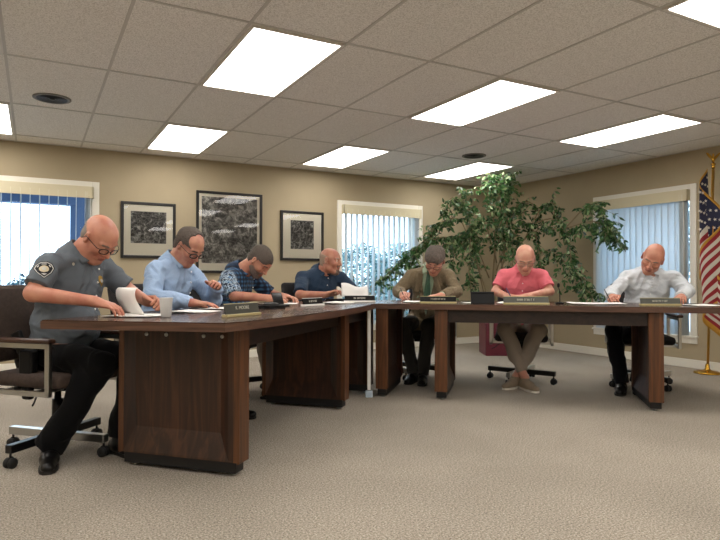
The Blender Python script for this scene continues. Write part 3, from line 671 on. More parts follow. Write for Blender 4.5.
    if 'beard' in p:
        f = Field(C-.15, C+.15, .0032); g = .005
        f.ell(HP(0, .028, -.037), A(.058*p['jaw']+g, .068+g, .080+g)*sc, R, k=.02)
        for s_ in (-1, 1): f.cap(HP(s_*.040*p['jaw'], 0, -.062), HP(s_*.016, .068, -.100), (.022+g)*sc, (.019+g)*sc, k=.03)
        f.ell(HP(0, .078, -.100), A(.026, .021, .022)*sc, R, k=.02); f.ell(HP(0, .086, -.052), A(.034, .020, .022)*sc, R, k=.012)
        for s_ in (-1, 1): f.ell(HP(s_*.052, .085, -.008), A(.040, .05, .036)*sc, R, op='sub', k=.008)
        f.ell(HP(0, .11, -.012), A(.028, .04, .0215)*sc, R, op='sub', k=.004); f.ell(HP(0, .105, -.060), A(.021, .022, .0095)*sc, R, op='sub')
        f.half(HP(0, -.004, 0), R@A(0, -1, 0)); f.half(HP(0, 0, .012), R@A(0, 0, 1))
        if p['beard'] == 'goatee': f.half(HP(.030, 0, 0), R@A(1, 0, 0), k=.01); f.half(HP(-.030, 0, 0), R@A(-1, 0, 0), k=.01)
        f.wrinkle(.0022, 300, 5); f.mesh('beard', p['beardm'], t); del f
    if p.get('eyes'):
        for s_ in (-1, 1):
            bm = newbm(); bmesh.ops.create_uvsphere(bm, u_segments=16, v_segments=10, radius=.0125*sc)
            for q in bm.faces:
                q.smooth = True; c0 = q.calc_center_median().normalized(); q.material_index = 1 if c0.dot(Vector(R@A(p['eyes']*.3, .93, -.15))) > .86 else 0
            for v in bm.verts: v.co += Vector(HP(s_*.032, .0808, .009))
            obj('eye', bm, [EYEW, EYED], body)
    if p.get('glasses'):
        gm = p['glasses']; bm = newbm(); g = lambda *v: Vector(HP(*v)); cu = lambda x: .114-.35*x*x*6
        for s_ in (-1, 1):
            ring = [g(s_*(.034+.025*math.copysign(abs(math.cos(a))**.75, math.cos(a))), .112-abs(.034+.025*math.cos(a))**2*3.2, .004+.0165*math.copysign(abs(math.sin(a))**.75, math.sin(a))) for a in [2*PI*k/18 for k in range(18)]]
            tube(bm, ring, p.get('grim', .0022), 6, closed=True)
            tube(bm, [g(s_*.058, .100, .012), g(s_*.074, .088, .013), g(s_*.085, .04, .014), g(s_*.087, .0, .012), g(s_*.085, -.018, -.01)], .0022, 6)
        tube(bm, [g(-.010, .1115, .008), g(0, .116, .011), g(.010, .1115, .008)], .002, 6)
        go = obj('glasses', bm, gm, t)
        for s_ in (-1, 1):
            bm = newbm(); c0 = bm.verts.new(g(s_*.034, .1085, .004)); rg = [bm.verts.new(g(s_*(.034+.0235*math.copysign(abs(math.cos(a))**.75, math.cos(a))), .112-abs(.034+.025*math.cos(a))**2*3.2, .004+.015*math.copysign(abs(math.sin(a))**.75, math.sin(a)))) for a in [2*PI*k/18 for k in range(18)]]
            for k in range(18): bm.faces.new([c0, rg[k], rg[(k+1) % 18]])
            o = obj('lens', bm, LENS, go)
    # ---- shirt
    sl = p['sleeve']; to = {'long': 1.97, 'short': .78, 'rolled': 1.45, 'jacket': 1.9}[sl]
    def collar(f, nk, r0, h0=.035):
        hd = HP(0, -.03, -.06)-nk; hd /= np.linalg.norm(hd); a0 = nk-hd*.045+A(0, .0, 0); b0 = nk+hd*.03
        f.cap(a0, b0+hd*.012, r0+.020, r0+.013, k=.008, flat=(0, 1)); f.cap(a0-hd*.01, b0+hd*.05, r0+.007, r0+.003, k=0, op='sub')
        for s_ in (-1, 1):      # collar points
            q = nk+A(s_*.040, .082, -.022); f.rbox(q, (.026, .007, .036), rotm(-30, s_*-28, s_*24), rad=.003, k=.003)
        f.cap(nk+A(0, .088, .045), nk+A(0, .085, -.045), .02, .004, k=.004, op='sub')
    def garment(name, g, m, to, open_=False, seed=1, amp=.003, col=True, k=.05):
        f = Field(up_lo, up_hi, p.get('cres', .0065)); torso(f, g, k)
        for s_ in (-1, 1):
            tt = to if not isinstance(to, dict) else to[s_]
            if tt <= 1: arm(f, s_, g+.006, tt, k=.03)
            else: arm(f, s_, g+.008, tt, k=.03, flat=1)
        if open_: f.ell(hip+A(.10, .05, -.02), (.12, .16, .12), None, k=.05)
        f.half(hip+A(0, 0, -.13 if open_ else -.045), (0, 0, -1))
        f.wrinkle(amp*1.3, 30, seed, (1, 1, .7)); f.wrinkle(amp*.6, 62, seed+20, (.6, 1, 1))
        nk = neck+A(0, -.02, .0)
        f.cap(nk-A(0, .0, .03), HP(0, -.02, -.05), .054*B**.6+.004, .054*B**.6+.004, k=.006, op='sub'); f.half(neck+A(0, -.02, .030), HP(0, -.02, -.03)-neck, rad=.085)
        if col: collar(f, nk, .054*B**.6+.006)
        if open_:
            # deep V at the front down to the waist button
            for q in np.linspace(0, 1, 34):
                c0 = neck*(1-q)+waist*q; f.ell(c0+yy*.24, (.105*(1-q)+.008, .205, .04), Rt, k=.006, op='sub')
        return f
    if sl == 'jacket':
        f = garment('shirt', .0, shirt, .5, seed=4); f.mesh('shirt', shirt, t); del f
        f = garment('jacket', .010, p['jacket'], 1.9, open_=True, seed=9, amp=.005, col=False)
        nk = neck+A(0, -.02, 0); f.cap(nk-A(0, .0, .04), nk+A(0, -.01, .03), .074, .066, k=.01, flat=(0, 1)); f.cap(nk-A(0, 0, .05), nk+A(0, -.01, .08), .063, .060, k=0, op='sub'); f.ell(nk+A(0, .12, -.01), (.05, .10, .08), None, k=.01, op='sub')
        for s_ in (-1, 1):      # lapels
            f.rbox(chest+yy*.135*B+xx*s_*.088+ax*.085, (.026, .006, .10), Rt @ rotm(0, s_*20, s_*-16), rad=.003, k=.006)
        f.mesh('jacket', p['jacket'], t); del f
        for s_ in (-1, 1):
            f = Field(J[s_]['wr']-.12, J[s_]['wr']+.12, .004); d = J[s_]['wr']-J[s_]['el']; d /= np.linalg.norm(d); f.cap(J[s_]['wr']-d*.07, J[s_]['wr']-d*.012, .036, .034, flat=(0, 1), k=0); f.mesh('shirt_cuff', shirt, t); del f
    else:
        tt = p.get('to', to)
        f = garment('shirt', .008, shirt, tt, seed=p.get('seed', 1), amp=p.get('amp', .0035))
        if 'pocket' in p or p.get('buttons', 1):
            pass
        so = f.mesh('shirt', shirt, t); del f
        if p.get('placket', True):
            for q in (.12, .3, .48, .66): 
                bm = newbm()
                c0 = neck*(1-q)+waist*q; c1 = c0+yy*((.118+(p['belly'])*q)*B+.012); lathe(bm, [(.0055, -.002), (.0055, .0015), (.001, .002)], 10, Matrix.Translation(c1) @ Matrix.Rotation(-PI/2, 4, 'X')); obj('button', bm, p.get('btn', M['paper']), so)
    if 'tie' in p:
        bm = newbm(); k0 = neck+A(0, .055, -.02)
        pts = [neck+yy*(.078)+ax*(-.03), chest*.6+neck*.4+yy*.118, chest+yy*.135, chest*.5+waist*.5+yy*.145]
        W_ = [.014, .022, .03, .036]; vs = []
        for q, w_ in zip(pts, W_): vs.append([bm.verts.new(q+xx*w_), bm.verts.new(q+yy*.008), bm.verts.new(q-xx*w_)])
        for a0, b0 in zip(vs, vs[1:]): bm.faces.new([a0[0], a0[1], b0[1], b0[0]]); bm.faces.new([a0[1], a0[2], b0[2], b0[1]])
        lathe(bm, [(.010, -.022), (.017, .014), (.012, .018)], 10, Matrix.Translation(pts[0]+yy*.004+ax*.012))
        o = obj('necktie', bm, p['tie'], t); md = o.modifiers.new('s', 'SOLIDIFY'); md.thickness = .004
    # ---- trousers
    f = Field(np.minimum.reduce([hip-A(.24, .22, .15), J[1]['knee']-.13, J[-1]['knee']-.13, J[1]['ank']-.12, J[-1]['ank']-.12]), np.maximum.reduce([hip+A(.24, .22, .12), J[1]['knee']+.14, J[-1]['knee']+.14, J[1]['ank']+.12, J[-1]['ank']+.12]), .0075)
    f.ell(hip+A(0, -.01, 0), (.168*B+.006, .128*B+.006, .112), None, k=.05)
    for s_ in (-1, 1):
        j = J[s_]; hp = hip+A(s_*.09, 0, 0); pe = p.get('pend', -.03); end = j['ank']*(1-pe)+j['knee']*pe
        f.cap(hp, j['knee'], .086*B, .068, k=.05); f.cap(j['knee'], end, .064, p.get('hem', .056), k=.03, flat=(0, 1)); f.ell(j['knee']*.62+j['ank']*.38+A(0, -.02, 0), (.058, .062, .12), None, k=.04)
    f.half(hip+A(0, 0, .075), (0, 0, 1)); f.cap(hip+A(0, .16, .0), hip+A(0, .34, -.02), .03, .02, k=.05, op='sub') if p.get('apart') else None; f.wrinkle(.006, 32, 7, (1, .7, .8)); f.mesh('trousers', pants, t); del f
    # ---- shoes
    for s_ in (-1, 1):
        j = J[s_]; td = j['td']; a0 = A(*j['ank'][:2], 0); f = Field(a0-A(.26, .26, 0)+A(0, 0, -.006), a0+A(.26, .26, .16), .005)
        h0 = a0-td*.045; tip = a0+td*.175; f.cap(h0+A(0, 0, .045), a0+td*.07+A(0, 0, .045), .037, .044, k=.02); f.cap(a0+td*.07+A(0, 0, .040), tip+A(0, 0, .030), .045, .034, k=.02, squash=((0, 0, 1), .8))
        f.cap(a0+A(0, 0, .05), a0+A(0, 0, .10), .042, .040, k=.03, flat=(0, 1)); f.half((0, 0, .016), (0, 0, -1)); so = f.mesh('shoe', p.get('shoe', SHOE), t); del f
        bm = newbm(); side = A(-td[1], td[0], 0)
        prof = [(-.085, .022), (-.07, .034), (-.03, .039), (.03, .040), (.09, .046), (.14, .045), (.18, .036), (.203, .018)]
        poly = [tuple((a0+td*u+side*w_)[:2]) for u, w_ in prof]+[tuple((a0+td*u-side*w_)[:2]) for u, w_ in prof[::-1]]
        prism(bm, poly, .001, .018); obj('sole', bm, p.get('solem', SOLE), so)
        if p.get('laces', 1):
            bm = newbm()
            for q in (.045, .065, .085): tube(bm, [a0+td*q+side*.018+A(0, 0, .082-(q-.045)*.25), a0+td*(q+.004)+A(0, 0, .090-(q-.045)*.25), a0+td*q-side*.018+A(0, 0, .082-(q-.045)*.25)], .0025, 5)
            obj('laces', bm, p.get('lacem', M['black']), so)
    t_parts = dict(J=J, HP=HP, R=R, neck=neck, chest=chest, waist=waist, hip=hip, yy=yy, ax=ax, B=B, C=C)
    return t, t_parts
SK = dict(a=skin_mat('skin_ruddy', '#c98f76', '#ba7762'), b=skin_mat('skin_warm', '#bd8a70', '#a8695a'), c=skin_mat('skin_tanned', '#bc866c', '#aa6d5a'), d=skin_mat('skin_fair', '#cc9a82', '#bf7f6c'))
H_grey = mat('grey_stubble_hair', '#8b8178', .8, bump=.5, bscale=400); H_brown = mat('dark_grey_brown_hair', '#4d433b', .7, bump=.3, bscale=300, var=.3, vscale=120)
H_salt = mat('short_salt_pepper_hair', '#5a5048', .8, bump=.8, bscale=350, var=.35, vscale=160); H_sand = mat('thin_sandy_grey_hair', '#a08a78', .8, bump=.5, bscale=350)
H_mop = mat('grey_brown_wavy_hair', '#5a5048', .7, bump=.8, bscale=220, var=.4, vscale=90); H_beard = mat('grey_beard', '#7a675c', .85, bump=.8, bscale=350, var=.3, vscale=160)
uni = cloth('grey_uniform_cloth', '#5a626a', .75); blk = cloth('black_trouser_cloth', '#060608', .9, spec=.15)
# light blue checked shirt
def pattern_shirt(name, base, fn):
    m = cloth(name, base); n, l, b = nodes_of(m); tc = n.new('ShaderNodeTexCoord'); fn(n, l, b, tc); return m
def blue_check(n, l, b, tc):
    w1 = n.new('ShaderNodeTexWave'); w1.inputs['Scale'].default_value = 38; w1.bands_direction = 'X'; w2 = n.new('ShaderNodeTexWave'); w2.inputs['Scale'].default_value = 38; w2.bands_direction = 'Z'
    for w_ in (w1, w2): l.new(tc.outputs['Object'], w_.inputs['Vector'])
    a = n.new('ShaderNodeMath'); a.operation = 'MAXIMUM'; l.new(w1.outputs['Fac'], a.inputs[0]); l.new(w2.outputs['Fac'], a.inputs[1])
    r = ramp(n, [(.5, '#a3bad6'), (.95, '#8fa9cc')]); l.new(a.outputs[0], r.inputs['Fac']); l.new(r.outputs[0], b.inputs['Base Color'])
blue = pattern_shirt('light_blue_checked_cotton', '#93acd0', blue_check)
def navy_floral(n, l, b, tc):
    w1 = n.new('ShaderNodeTexWave'); w1.inputs['Scale'].default_value = 9; w1.bands_direction = 'X'; w1.inputs['Distortion'].default_value = 1.5; w2 = n.new('ShaderNodeTexWave'); w2.inputs['Scale'].default_value = 9; w2.bands_direction = 'Z'; w2.inputs['Distortion'].default_value = 1
    for w_ in (w1, w2): l.new(tc.outputs['Object'], w_.inputs['Vector'])
    a = n.new('ShaderNodeMath'); a.operation = 'ADD'; l.new(w1.outputs['Fac'], a.inputs[0]); l.new(w2.outputs['Fac'], a.inputs[1])
    r = ramp(n, [(.25, '#131d2e'), (.55, '#1e3553'), (.9, '#3c6a92')]); h = n.new('ShaderNodeMath'); h.operation = 'MULTIPLY'; h.inputs[1].default_value = .5; l.new(a.outputs[0], h.inputs[0]); l.new(h.outputs[0], r.inputs['Fac'])
    v = n.new('ShaderNodeTexVoronoi'); v.feature = 'DISTANCE_TO_EDGE'; v.inputs['Scale'].default_value = 34; no = n.new('ShaderNodeTexNoise'); no.inputs['Scale'].default_value = 25; l.new(tc.outputs['Object'], no.inputs['Vector'])
    mv = n.new('ShaderNodeMix'); mv.data_type = 'RGBA'; mv.inputs[0].default_value = .12; l.new(tc.outputs['Object'], mv.inputs[6]); l.new(no.outputs['Color'], mv.inputs[7]); l.new(mv.outputs[2], v.inputs['Vector'])
    r2 = ramp(n, [(.03, '#ffffff'), (.10, '#000000')]); l.new(v.outputs['Distance'], r2.inputs['Fac'])
    # embroidered sleeve: only near the right sleeve and shoulder
    sx = n.new('ShaderNodeSeparateXYZ'); l.new(tc.outputs['Object'], sx.inputs[0]); g1 = n.new('ShaderNodeMapRange'); g1.inputs[1].default_value = .17; g1.inputs[2].default_value = .21; l.new(sx.outputs['X'], g1.inputs[0])
    mm = n.new('ShaderNodeMath'); mm.operation = 'MULTIPLY'; l.new(r2.outputs[0], mm.inputs[0]); l.new(g1.outputs[0], mm.inputs[1])
    x = n.new('ShaderNodeMix'); x.data_type = 'RGBA'; x.inputs[7].default_value = rgb('#b9cbd8'); l.new(mm.outputs[0], x.inputs[0]); l.new(r.outputs[0], x.inputs[6]); l.new(x.outputs[2], b.inputs['Base Color'])
floral = pattern_shirt('navy_floral_cotton', '#1e3553', navy_floral)
navy = cloth('navy_polo_knit', '#1b324a'); pink = cloth('pink_pique_knit', '#e0707c'); white = cloth('pale_grey_white_oxford', '#ccd1d6')
tweed = cloth('brown_tweed', '#75674f', var=.35, vscale=140); greens = cloth('sage_green_shirt', '#9db096'); tiem = mat('green_striped_tie', '#31523e', .5, var=.5, vscale=60)
khaki = cloth('khaki_trouser_cloth', '#93877a'); olive = cloth('dark_olive_trouser_cloth', '#2f2b25'); navyt = cloth('dark_navy_trouser_cloth', '#080910', spec=.2)
tanshoe = mat('tan_suede_shoe', '#8a7a66', .85, bump=.2, bscale=200); whitesole = mat('white_rubber_sole', '#d5cfc2', .6)
b1, b2, b3, b4, b5, b6, b7 = [s_[0] for s_ in SEATS]; b1 = LP(.11, -1.20)
flatR = dict(up=(.15, 0, 1), curl=(14, 22, 12), thumb=.7); 
# 1 uniformed man
t1, q1 = person('bald man in a grey police uniform shirt and glasses, sitting at the near table end', b1, NV, skin=SK['a'], shirt=uni, pants=blk, bulk=1.18, belly=.035, sleeve='short', res=.0042,
  neck=(0, .085, 1.125), head=(-.02, .205, 1.212), hr=(46, -8, 0), hsc=1.06, sh=.205, el=(.335, .10, .905), wr=(.215, .385, .862), elL=(-.31, .19, .90), wrL=(-.175, .42, .85),
  knee=(.16, .39, .525), ank=(.25, .14, .10), toe=(.75, .65), kneeL=(-.10, .42, .53), ankL=(-.02, .36, .10), toeL=(.3, 1),
  handR=dict(dir=(-.35, .92, -.28), up=(.1, .25, 1), curl=(16, 28, 18), thumb=.8), handL=dict(dir=(.25, .85, .05), up=(-.7, .2, .7), curl=(35, 45, 20), thumb=.3, grip=True),
  hair='fringe', hline=.012, hthick=.002, htilt=.5, hairm=H_grey, glasses=GLM, grim=.0028, jaw=1.12, hem=.074, amp=.005)
# 2 light blue shirt
t2, q2 = person('man in a light blue button shirt and dark glasses beside the uniformed man', b2, NV, skin=SK['b'], shirt=blue, pants=khaki, bulk=1.1, belly=.04, sleeve='long',
  neck=(0, .065, 1.112), head=(0, .178, 1.212), hr=(42, -14, 0), hsc=1.06, sh=.2, el=(.30, .10, .865), wr=(.215, .345, .822), elL=(-.29, .20, .83), wrL=(-.17, .30, .925),
  handR=dict(dir=(-.55, .8, -.05), up=(.05, 0, 1), curl=(10, 14, 10), thumb=.5), handL=dict(dir=(.75, .45, .25), up=(-.1, .5, .9), curl=(20, 35, 25), thumb=.6),
  hair='receding', hairm=H_brown, hthick=.008, glasses=GLM, grim=.0042, jaw=1.05, amp=.006)
# 3 navy patterned shirt, bearded
t3, q3 = person('bearded man in a navy patterned shirt looking down at the table', b3, NV, skin=SK['c'], shirt=floral, pants=khaki, bulk=1.08, belly=.04, sleeve='short', to=.95,
  neck=(0, .095, 1.065), head=(0, .275, 1.135), hr=(50, -10, 0), hsc=1.05, sh=.195, el=(.29, .20, .845), wr=(.12, .42, .825), elL=(-.30, .24, .845), wrL=(-.13, .46, .825),
  handR=dict(dir=(-.45, .85, -.1), up=(.1, 0, 1), curl=(15, 25, 15)), handL=dict(dir=(.4, .9, -.05), up=(-.2, 0, 1), curl=(20, 30, 15)),
  hair='full', hairm=H_salt, hthick=.005, beard='full', beardm=H_beard, jaw=1.05)
# 4 plain navy polo
t4, q4 = person('man in a plain navy polo shirt holding up a sheet of paper', b4, (.05, -1, 0), skin=SK['c'], shirt=navy, pants=olive, bulk=1.12, belly=.04, sleeve='short', to=.9,
  neck=(-.05, .06, 1.068), head=(-.095, .15, 1.158), hr=(6, 32, 0), hsc=1.03, sh=.21, el=(.275, .23, .83), wr=(.07, .38, .835), elL=(-.35, .16, .86), wrL=(-.28, .42, .83),
  handR=dict(dir=(-.6, .6, .35), up=(.2, -.3, .9), curl=(30, 40, 20), thumb=.5, grip=True), handL=dict(dir=(.35, .85, .1), up=(-.3, 0, 1), curl=(25, 35, 20), thumb=.6),
  hair='fringe', hline=.05, hthick=.003, htilt=.25, hairm=H_sand, eyes=-.6, beard='goatee', beardm=H_beard, jaw=1.02)
# 5 tweed jacket
t5, q5 = person('man in a brown tweed jacket and green tie, writing with his head bowed', b5, MV, skin=SK['d'], shirt=greens, jacket=tweed, pants=olive, tie=tiem, bulk=1.0, belly=.02, sleeve='jacket',
  neck=(-.05, .10, 1.09), head=(-.118, .235, 1.165), hr=(42, -8, -10), hsc=1.1, sh=.18, el=(.255, .13, .86), wr=(.17, .39, .835), elL=(-.315, .16, .865), wrL=(-.19, .375, .828),
  knee=(.18, .36, .54), ank=(.08, .30, .10), kneeL=(-.08, .40, .54), ankL=(-.02, .36, .10), toe=(.15, 1), toeL=(-.1, 1),
  handR=dict(dir=(-.25, .85, -.15), up=(.6, .1, .8), curl=(45, 60, 30), thumb=.3, grip=True), handL=dict(dir=(.8, .5, -.05), up=(0, 0, 1), curl=(15, 22, 12)),
  hair='mop', hairm=H_mop, hthick=.012, glasses=mat('thin_red_brown_glasses', '#4a1d18', .3), grim=.0022)
# 6 pink polo
t6, q6 = person('bald man in a pink polo shirt and khaki trousers with crossed ankles', b6, MV, skin=SK['d'], shirt=pink, pants=khaki, bulk=.96, belly=.015, sleeve='short', to=.72, hem=.047, pend=.14,
  neck=(-.02, .085, 1.095), head=(-.037, .20, 1.170), hr=(32, 4, 0), hsc=1.07, sh=.175, el=(.235, .14, .865), wr=(.12, .36, .825), elL=(-.26, .15, .87), wrL=(-.05, .36, .828),
  knee=(.14, .42, .53), kneeL=(-.15, .42, .53), ank=(-.03, .42, .10), ankL=(.045, .34, .10), toe=(-.55, 1), toeL=(.62, 1),
  handR=dict(dir=(-.4, .7, -.1), up=(.5, 0, .9), curl=(35, 50, 30), thumb=.4, grip=True), handL=dict(dir=(.9, .25, -.05), up=(0, .2, 1), curl=(12, 20, 12)),
  glasses=mat('thin_steel_glasses', '#6b6660', .3, .8), grim=.0013, shoe=tanshoe, solem=whitesole, lacem=whitesole, jaw=.96, hairm=H_sand)
# 7 white shirt
t7, q7 = person('bald man in a white shirt leaning his head over his writing, beside the flag', b7, MV, skin=SK['a'], shirt=white, pants=navyt, bulk=1.12, belly=.03, sleeve='long',
  neck=(-.065, .085, 1.075), head=(-.06, .20, 1.170), hr=(32, -22, -24), hsc=1.08, sh=.19, el=(.285, .22, .855), wr=(.32, .46, .828), elL=(-.345, .19, .88), wrL=(-.24, .40, .835),
  knee=(.30, .40, .53), kneeL=(.04, .42, .53), ank=(.24, .42, .10), ankL=(.10, .34, .10), toe=(.25, 1), toeL=(.1, 1),
  handR=dict(dir=(.15, .95, -.1), up=(.6, 0, .8), curl=(40, 50, 25), thumb=.3, grip=True), handL=dict(dir=(.2, .9, -.05), up=(0, 0, 1), curl=(20, 30, 15)),
  hair='fringe', hline=-.002, hthick=.002, htilt=.5, hairm=H_grey, jaw=1.05, amp=.006)
# ------------------------------------------------------------------ things on the tables
def nameplate(lab, p, ang, w, platem, basem, text=None, seed=0, h=.056):
    t = thing('nameplate', lab, 'nameplate', (p.x, p.y, TOP+.0005), ang, 'nameplates on the council tables')
    bm = newbm(); T = Matrix.Translation((0, 0, .012)) @ Matrix.Rotation(math.radians(-12), 4, 'X')
    box(bm, -w/2, w/2, -.004, .003, 0, h, T, bev=.0012); obj('plate', bm, platem, t)
    bm = newbm(); box(bm, -w/2-.003, w/2+.003, -.017, .022, 0, .014, bev=.002); obj('plate_base', bm, basem, t)
    bm = newbm(); box(bm, -w/2, w/2, -.0045, .0035, h, h+.0035, T, bev=.001); obj('plate_edge', bm, basem, t)
    if text:
        cu = bpy.data.curves.new('lettering', 'FONT'); cu.body = text; cu.size = .026; cu.extrude = .0006; cu.align_x = 'CENTER'; cu.align_y = 'CENTER'; cu.materials.append(LET)
        oc = bpy.data.objects.new('lettering_curve', cu); COL.objects.link(oc); me_ = bpy.data.meshes.new_from_object(oc.evaluated_get(bpy.context.evaluated_depsgraph_get())); bpy.data.objects.remove(oc); o = bpy.data.objects.new('lettering', me_); COL.objects.link(o); o.parent = t; o.matrix_local = T @ Matrix.Translation((0, -.0048, h*.58)) @ Matrix.Rotation(PI/2, 4, 'X')
    else:
        rs = random.Random(seed); bm = newbm(); x = -w*.20
        while x < w*.20:
            q = rs.uniform(.006, .010); e = h*.36; k = rs.random()
            box(bm, x, x+.0022, -.0052, -.0040, e, e+h*.32, T); box(bm, x, x+q, -.0052, -.0040, e+h*(.29 if k < .6 else .13), e+h*(.32 if k < .6 else .17), T)
            if k > .4: box(bm, x+q-.002, x+q, -.0052, -.0040, e, e+h*.32, T)
            x += q+(.004 if rs.random() > .2 else .012)
        obj('lettering', bm, LET, t)
LET = mat('pale_engraved_lettering', '#c9c6b8', .5)
gp = mat('grey_brushed_plate', '#54554f', .35, .5); bp_ = mat('black_plate', '#0a0a0a', .4, spec=.2); gb = mat('pale_gold_plate_base', '#c9bd8c', .35, .4)
aL = math.atan2(SV.y, SV.x); aR = math.atan2(DV.y, DV.x)
nameplate('grey nameplate with a pale gold base at the near end of the left table', LP(.24, -.13), aL+math.radians(-8), .30, gp, gb, 'K. MOORE')
nameplate('black nameplate in front of the man in the patterned navy shirt', LP(1.49, -.22), aL-math.radians(14), .25, bp_, M['paper'], seed=2, h=.045)
nameplate('black nameplate in front of the man holding the sheet of paper', LP(2.28, -.10), aL-math.radians(60), .27, bp_, M['paper'], seed=3, h=.045)
nameplate('black nameplate in front of the man in the tweed jacket', RP(0.0, -.14), aR+math.radians(12), .30, bp_, gb, seed=4, h=.045)
nameplate('grey nameplate in front of the man in the pink polo shirt', RP(.71, -.12), aR+math.radians(12), .36, gp, gb, seed=5, h=.050)
nameplate('grey nameplate in front of the man in the white shirt', RP(1.72, -.22), aR+math.radians(14), .31, gp, gb, seed=6, h=.045)
def sheet(lab, p, ang, n_=1, w=.216, l_=.279, rnd=1, name='sheet_of_paper', cat='paper', z=0):
    bm = newbm(); rs = random.Random(rnd)
    for k in range(n_):
        T = Matrix.Translation((rs.uniform(-.006, .006), rs.uniform(-.006, .006), .0006+k*.0009+z)) @ Matrix.Rotation(rs.uniform(-.06, .06)*(n_ > 1), 4, 'Z')
        nx = 5; vs = [[bm.verts.new(T @ Vector(((i/(nx-1)-.5)*w, (j-.5)*l_, .0015*rs.random()+(.004*(abs(i/(nx-1)-.5)*2)**2)))) for i in range(nx)] for j in (0, 1)]
        for i in range(nx-1): bm.faces.new([vs[0][i], vs[0][i+1], vs[1][i+1], vs[1][i]])
    o = obj(name, bm, M['paper']); md = o.modifiers.new('t', 'SOLIDIFY'); md.thickness = .0007; md.offset = 1
    o.location = (p.x, p.y, TOP+.0008); o.rotation_euler.z = ang; tag(o, lab, cat, 'papers on the council tables'); return o
sheet('loose papers under the hands of the uniformed man', LP(.03, -.66), aL+.2, 3, rnd=3)
sheet('sheet of paper between the cup and the man in light blue', LP(.50, -.62), aL-.3, 2, rnd=4)
sheet('sheet of paper in front of the folded arms of the man in light blue', LP(.86, -.60), aL+.1, 2, rnd=5)
sheet('small stack of white papers beside the nameplate of the man with the paper', LP(1.93, -.20), aL-.5, 9, w=.20, l_=.24, rnd=6)
sheet('sheet of paper the man in the patterned navy shirt leans over', LP(1.72, -.62), aL+.1, 1, rnd=7)
sheet('sheet of paper under the writing hand of the man in tweed', RP(-.22, -.40), aR+.1, 3, rnd=8)
sheet('sheet of paper under the hands of the man in the pink polo', RP(.60, -.40), aR-.1, 2, rnd=9)
sheet('white sheet to the left of the black tablet on the right table', RP(.27, -.30), aR+.3, 1, w=.16, l_=.2, rnd=10)
sheet('long spread of white papers left of the grey nameplate by the flag', RP(1.27, -.40), aR+.05, 6, w=.42, l_=.28, rnd=11)
sheet('white sheet right of the grey nameplate by the flag', RP(2.02, -.32), aR+.2, 2, rnd=12)
# turned page held up by the uniformed man
def curved(name, pts_fn, nu, nv, m, loc, rotz, lab, cat):
    bm = newbm(); g = [[bm.verts.new(pts_fn(i/(nu-1), j/(nv-1))) for i in range(nu)] for j in range(nv)]
    for j in range(nv-1):
        for i in range(nu-1): f = bm.faces.new([g[j][i], g[j][i+1], g[j+1][i+1], g[j+1][i]]); f.smooth = True
    o = obj(name, bm, m); md = o.modifiers.new('t', 'SOLIDIFY'); md.thickness = .0006; o.location = loc; o.rotation_euler.z = rotz; return tag(o, lab, cat)
pp = LP(.14, -.72)
def pg(u, v):   # hinge on the table at u=0, rises and curls back over
    a = u*3.0; return Vector((-.03-.045*math.sin(a*.9)-.02*u, (v-.5)*.216, .004+.15*math.sin(min(u*1.15, 1)*PI*.5)+.012*math.cos(a*2)-.012))
curved('turned_page', pg, 16, 4, M['paper'], (pp.x, pp.y, TOP), math.atan2(RV.y, RV.x)+.85, 'page curling upright in the left hand of the uniformed man', 'paper')
pp = Vector((2.46, 5.42, 0))+Vector((0, -.53, 0)); pp.x -= -.06
def pg2(u, v): return Vector(((u-.5)*.25, .02*math.sin(u*5)+.03*v, .008+v*.13+.028*(u-.5)**2-.03*u+.012*math.sin(u*7)))
curved('held_sheet', pg2, 14, 5, M['paper'], (pp.x+.10, pp.y-.02, TOP+.02), -.25, 'sheet of paper held up by the man in the plain navy polo', 'paper')
# cup
t = thing('foam_cup', 'white plastic cup beside the curling page on the near table end', 'cup', tuple(LP(.03, -.47, TOP)))
cupm = mat('translucent_white_cup', '#f6f6f4', .35); cupm.node_tree.nodes['Principled BSDF'].inputs['Transmission Weight'].default_value = .25
bm = newbm(); lathe(bm, [(.025, .001), (.027, .004), (.034, .098), (.036, .101), (.0345, .102), (.0325, .098), (.0245, .006), (.001, .005)], 28); obj('cup', bm, cupm, t)
bm = newbm(); lathe(bm, [(.0285, .030), (.0302, .052), (.0303, .052), (.0286, .030)], 28); obj('cup_band', bm, M['paper'], t)
# phone leaning on a stand, tablet, tray, pens
t = thing('phone_stand', 'black phone on a small black desk stand in front of the bearded man', 'phone stand', tuple(LP(1.34, -.42, TOP)), aL-.5)
bm = newbm(); box(bm, -.05, .05, -.05, .06, 0, .012, bev=.004); T = Matrix.Translation((0, .02, .01)) @ Matrix.Rotation(math.radians(-25), 4, 'X'); box(bm, -.015, .015, 0, .008, 0, .09, T); obj('stand', bm, M['black'], t)
bm = newbm(); box(bm, -.045, .045, -.012, -.003, .004, .095, T, bev=.003); obj('phone', bm, M['black'], t)
bm = newbm(); box(bm, -.04, .04, -.0126, -.0121, .012, .088, T); obj('screen', bm, mat('dark_screen', '#0a0c10', .08), t)
t = thing('conference_phone', 'low black conference phone beside the grey gold-based nameplate', 'phone', tuple(LP(1.06, -.36, TOP)), aL)
bm = newbm(); prism(bm, [(.14*math.cos(a)*(1 if k % 2 else .72), .11*math.sin(a)*(1 if k % 2 else .72)) for k, a in enumerate([2*PI*q/12 for q in range(12)])], .0, .022); bmesh.ops.bevel(bm, geom=bm.edges[:], offset=.004, segments=1, affect='EDGES'); obj('phone_body', bm, M['black'], t)
bm = newbm(); lathe(bm, [(.055, .021), (.05, .034), (.03, .04), (.001, .041)], 20); obj('speaker_dome', bm, mat('dark_speaker_mesh', '#202022', .6), t)
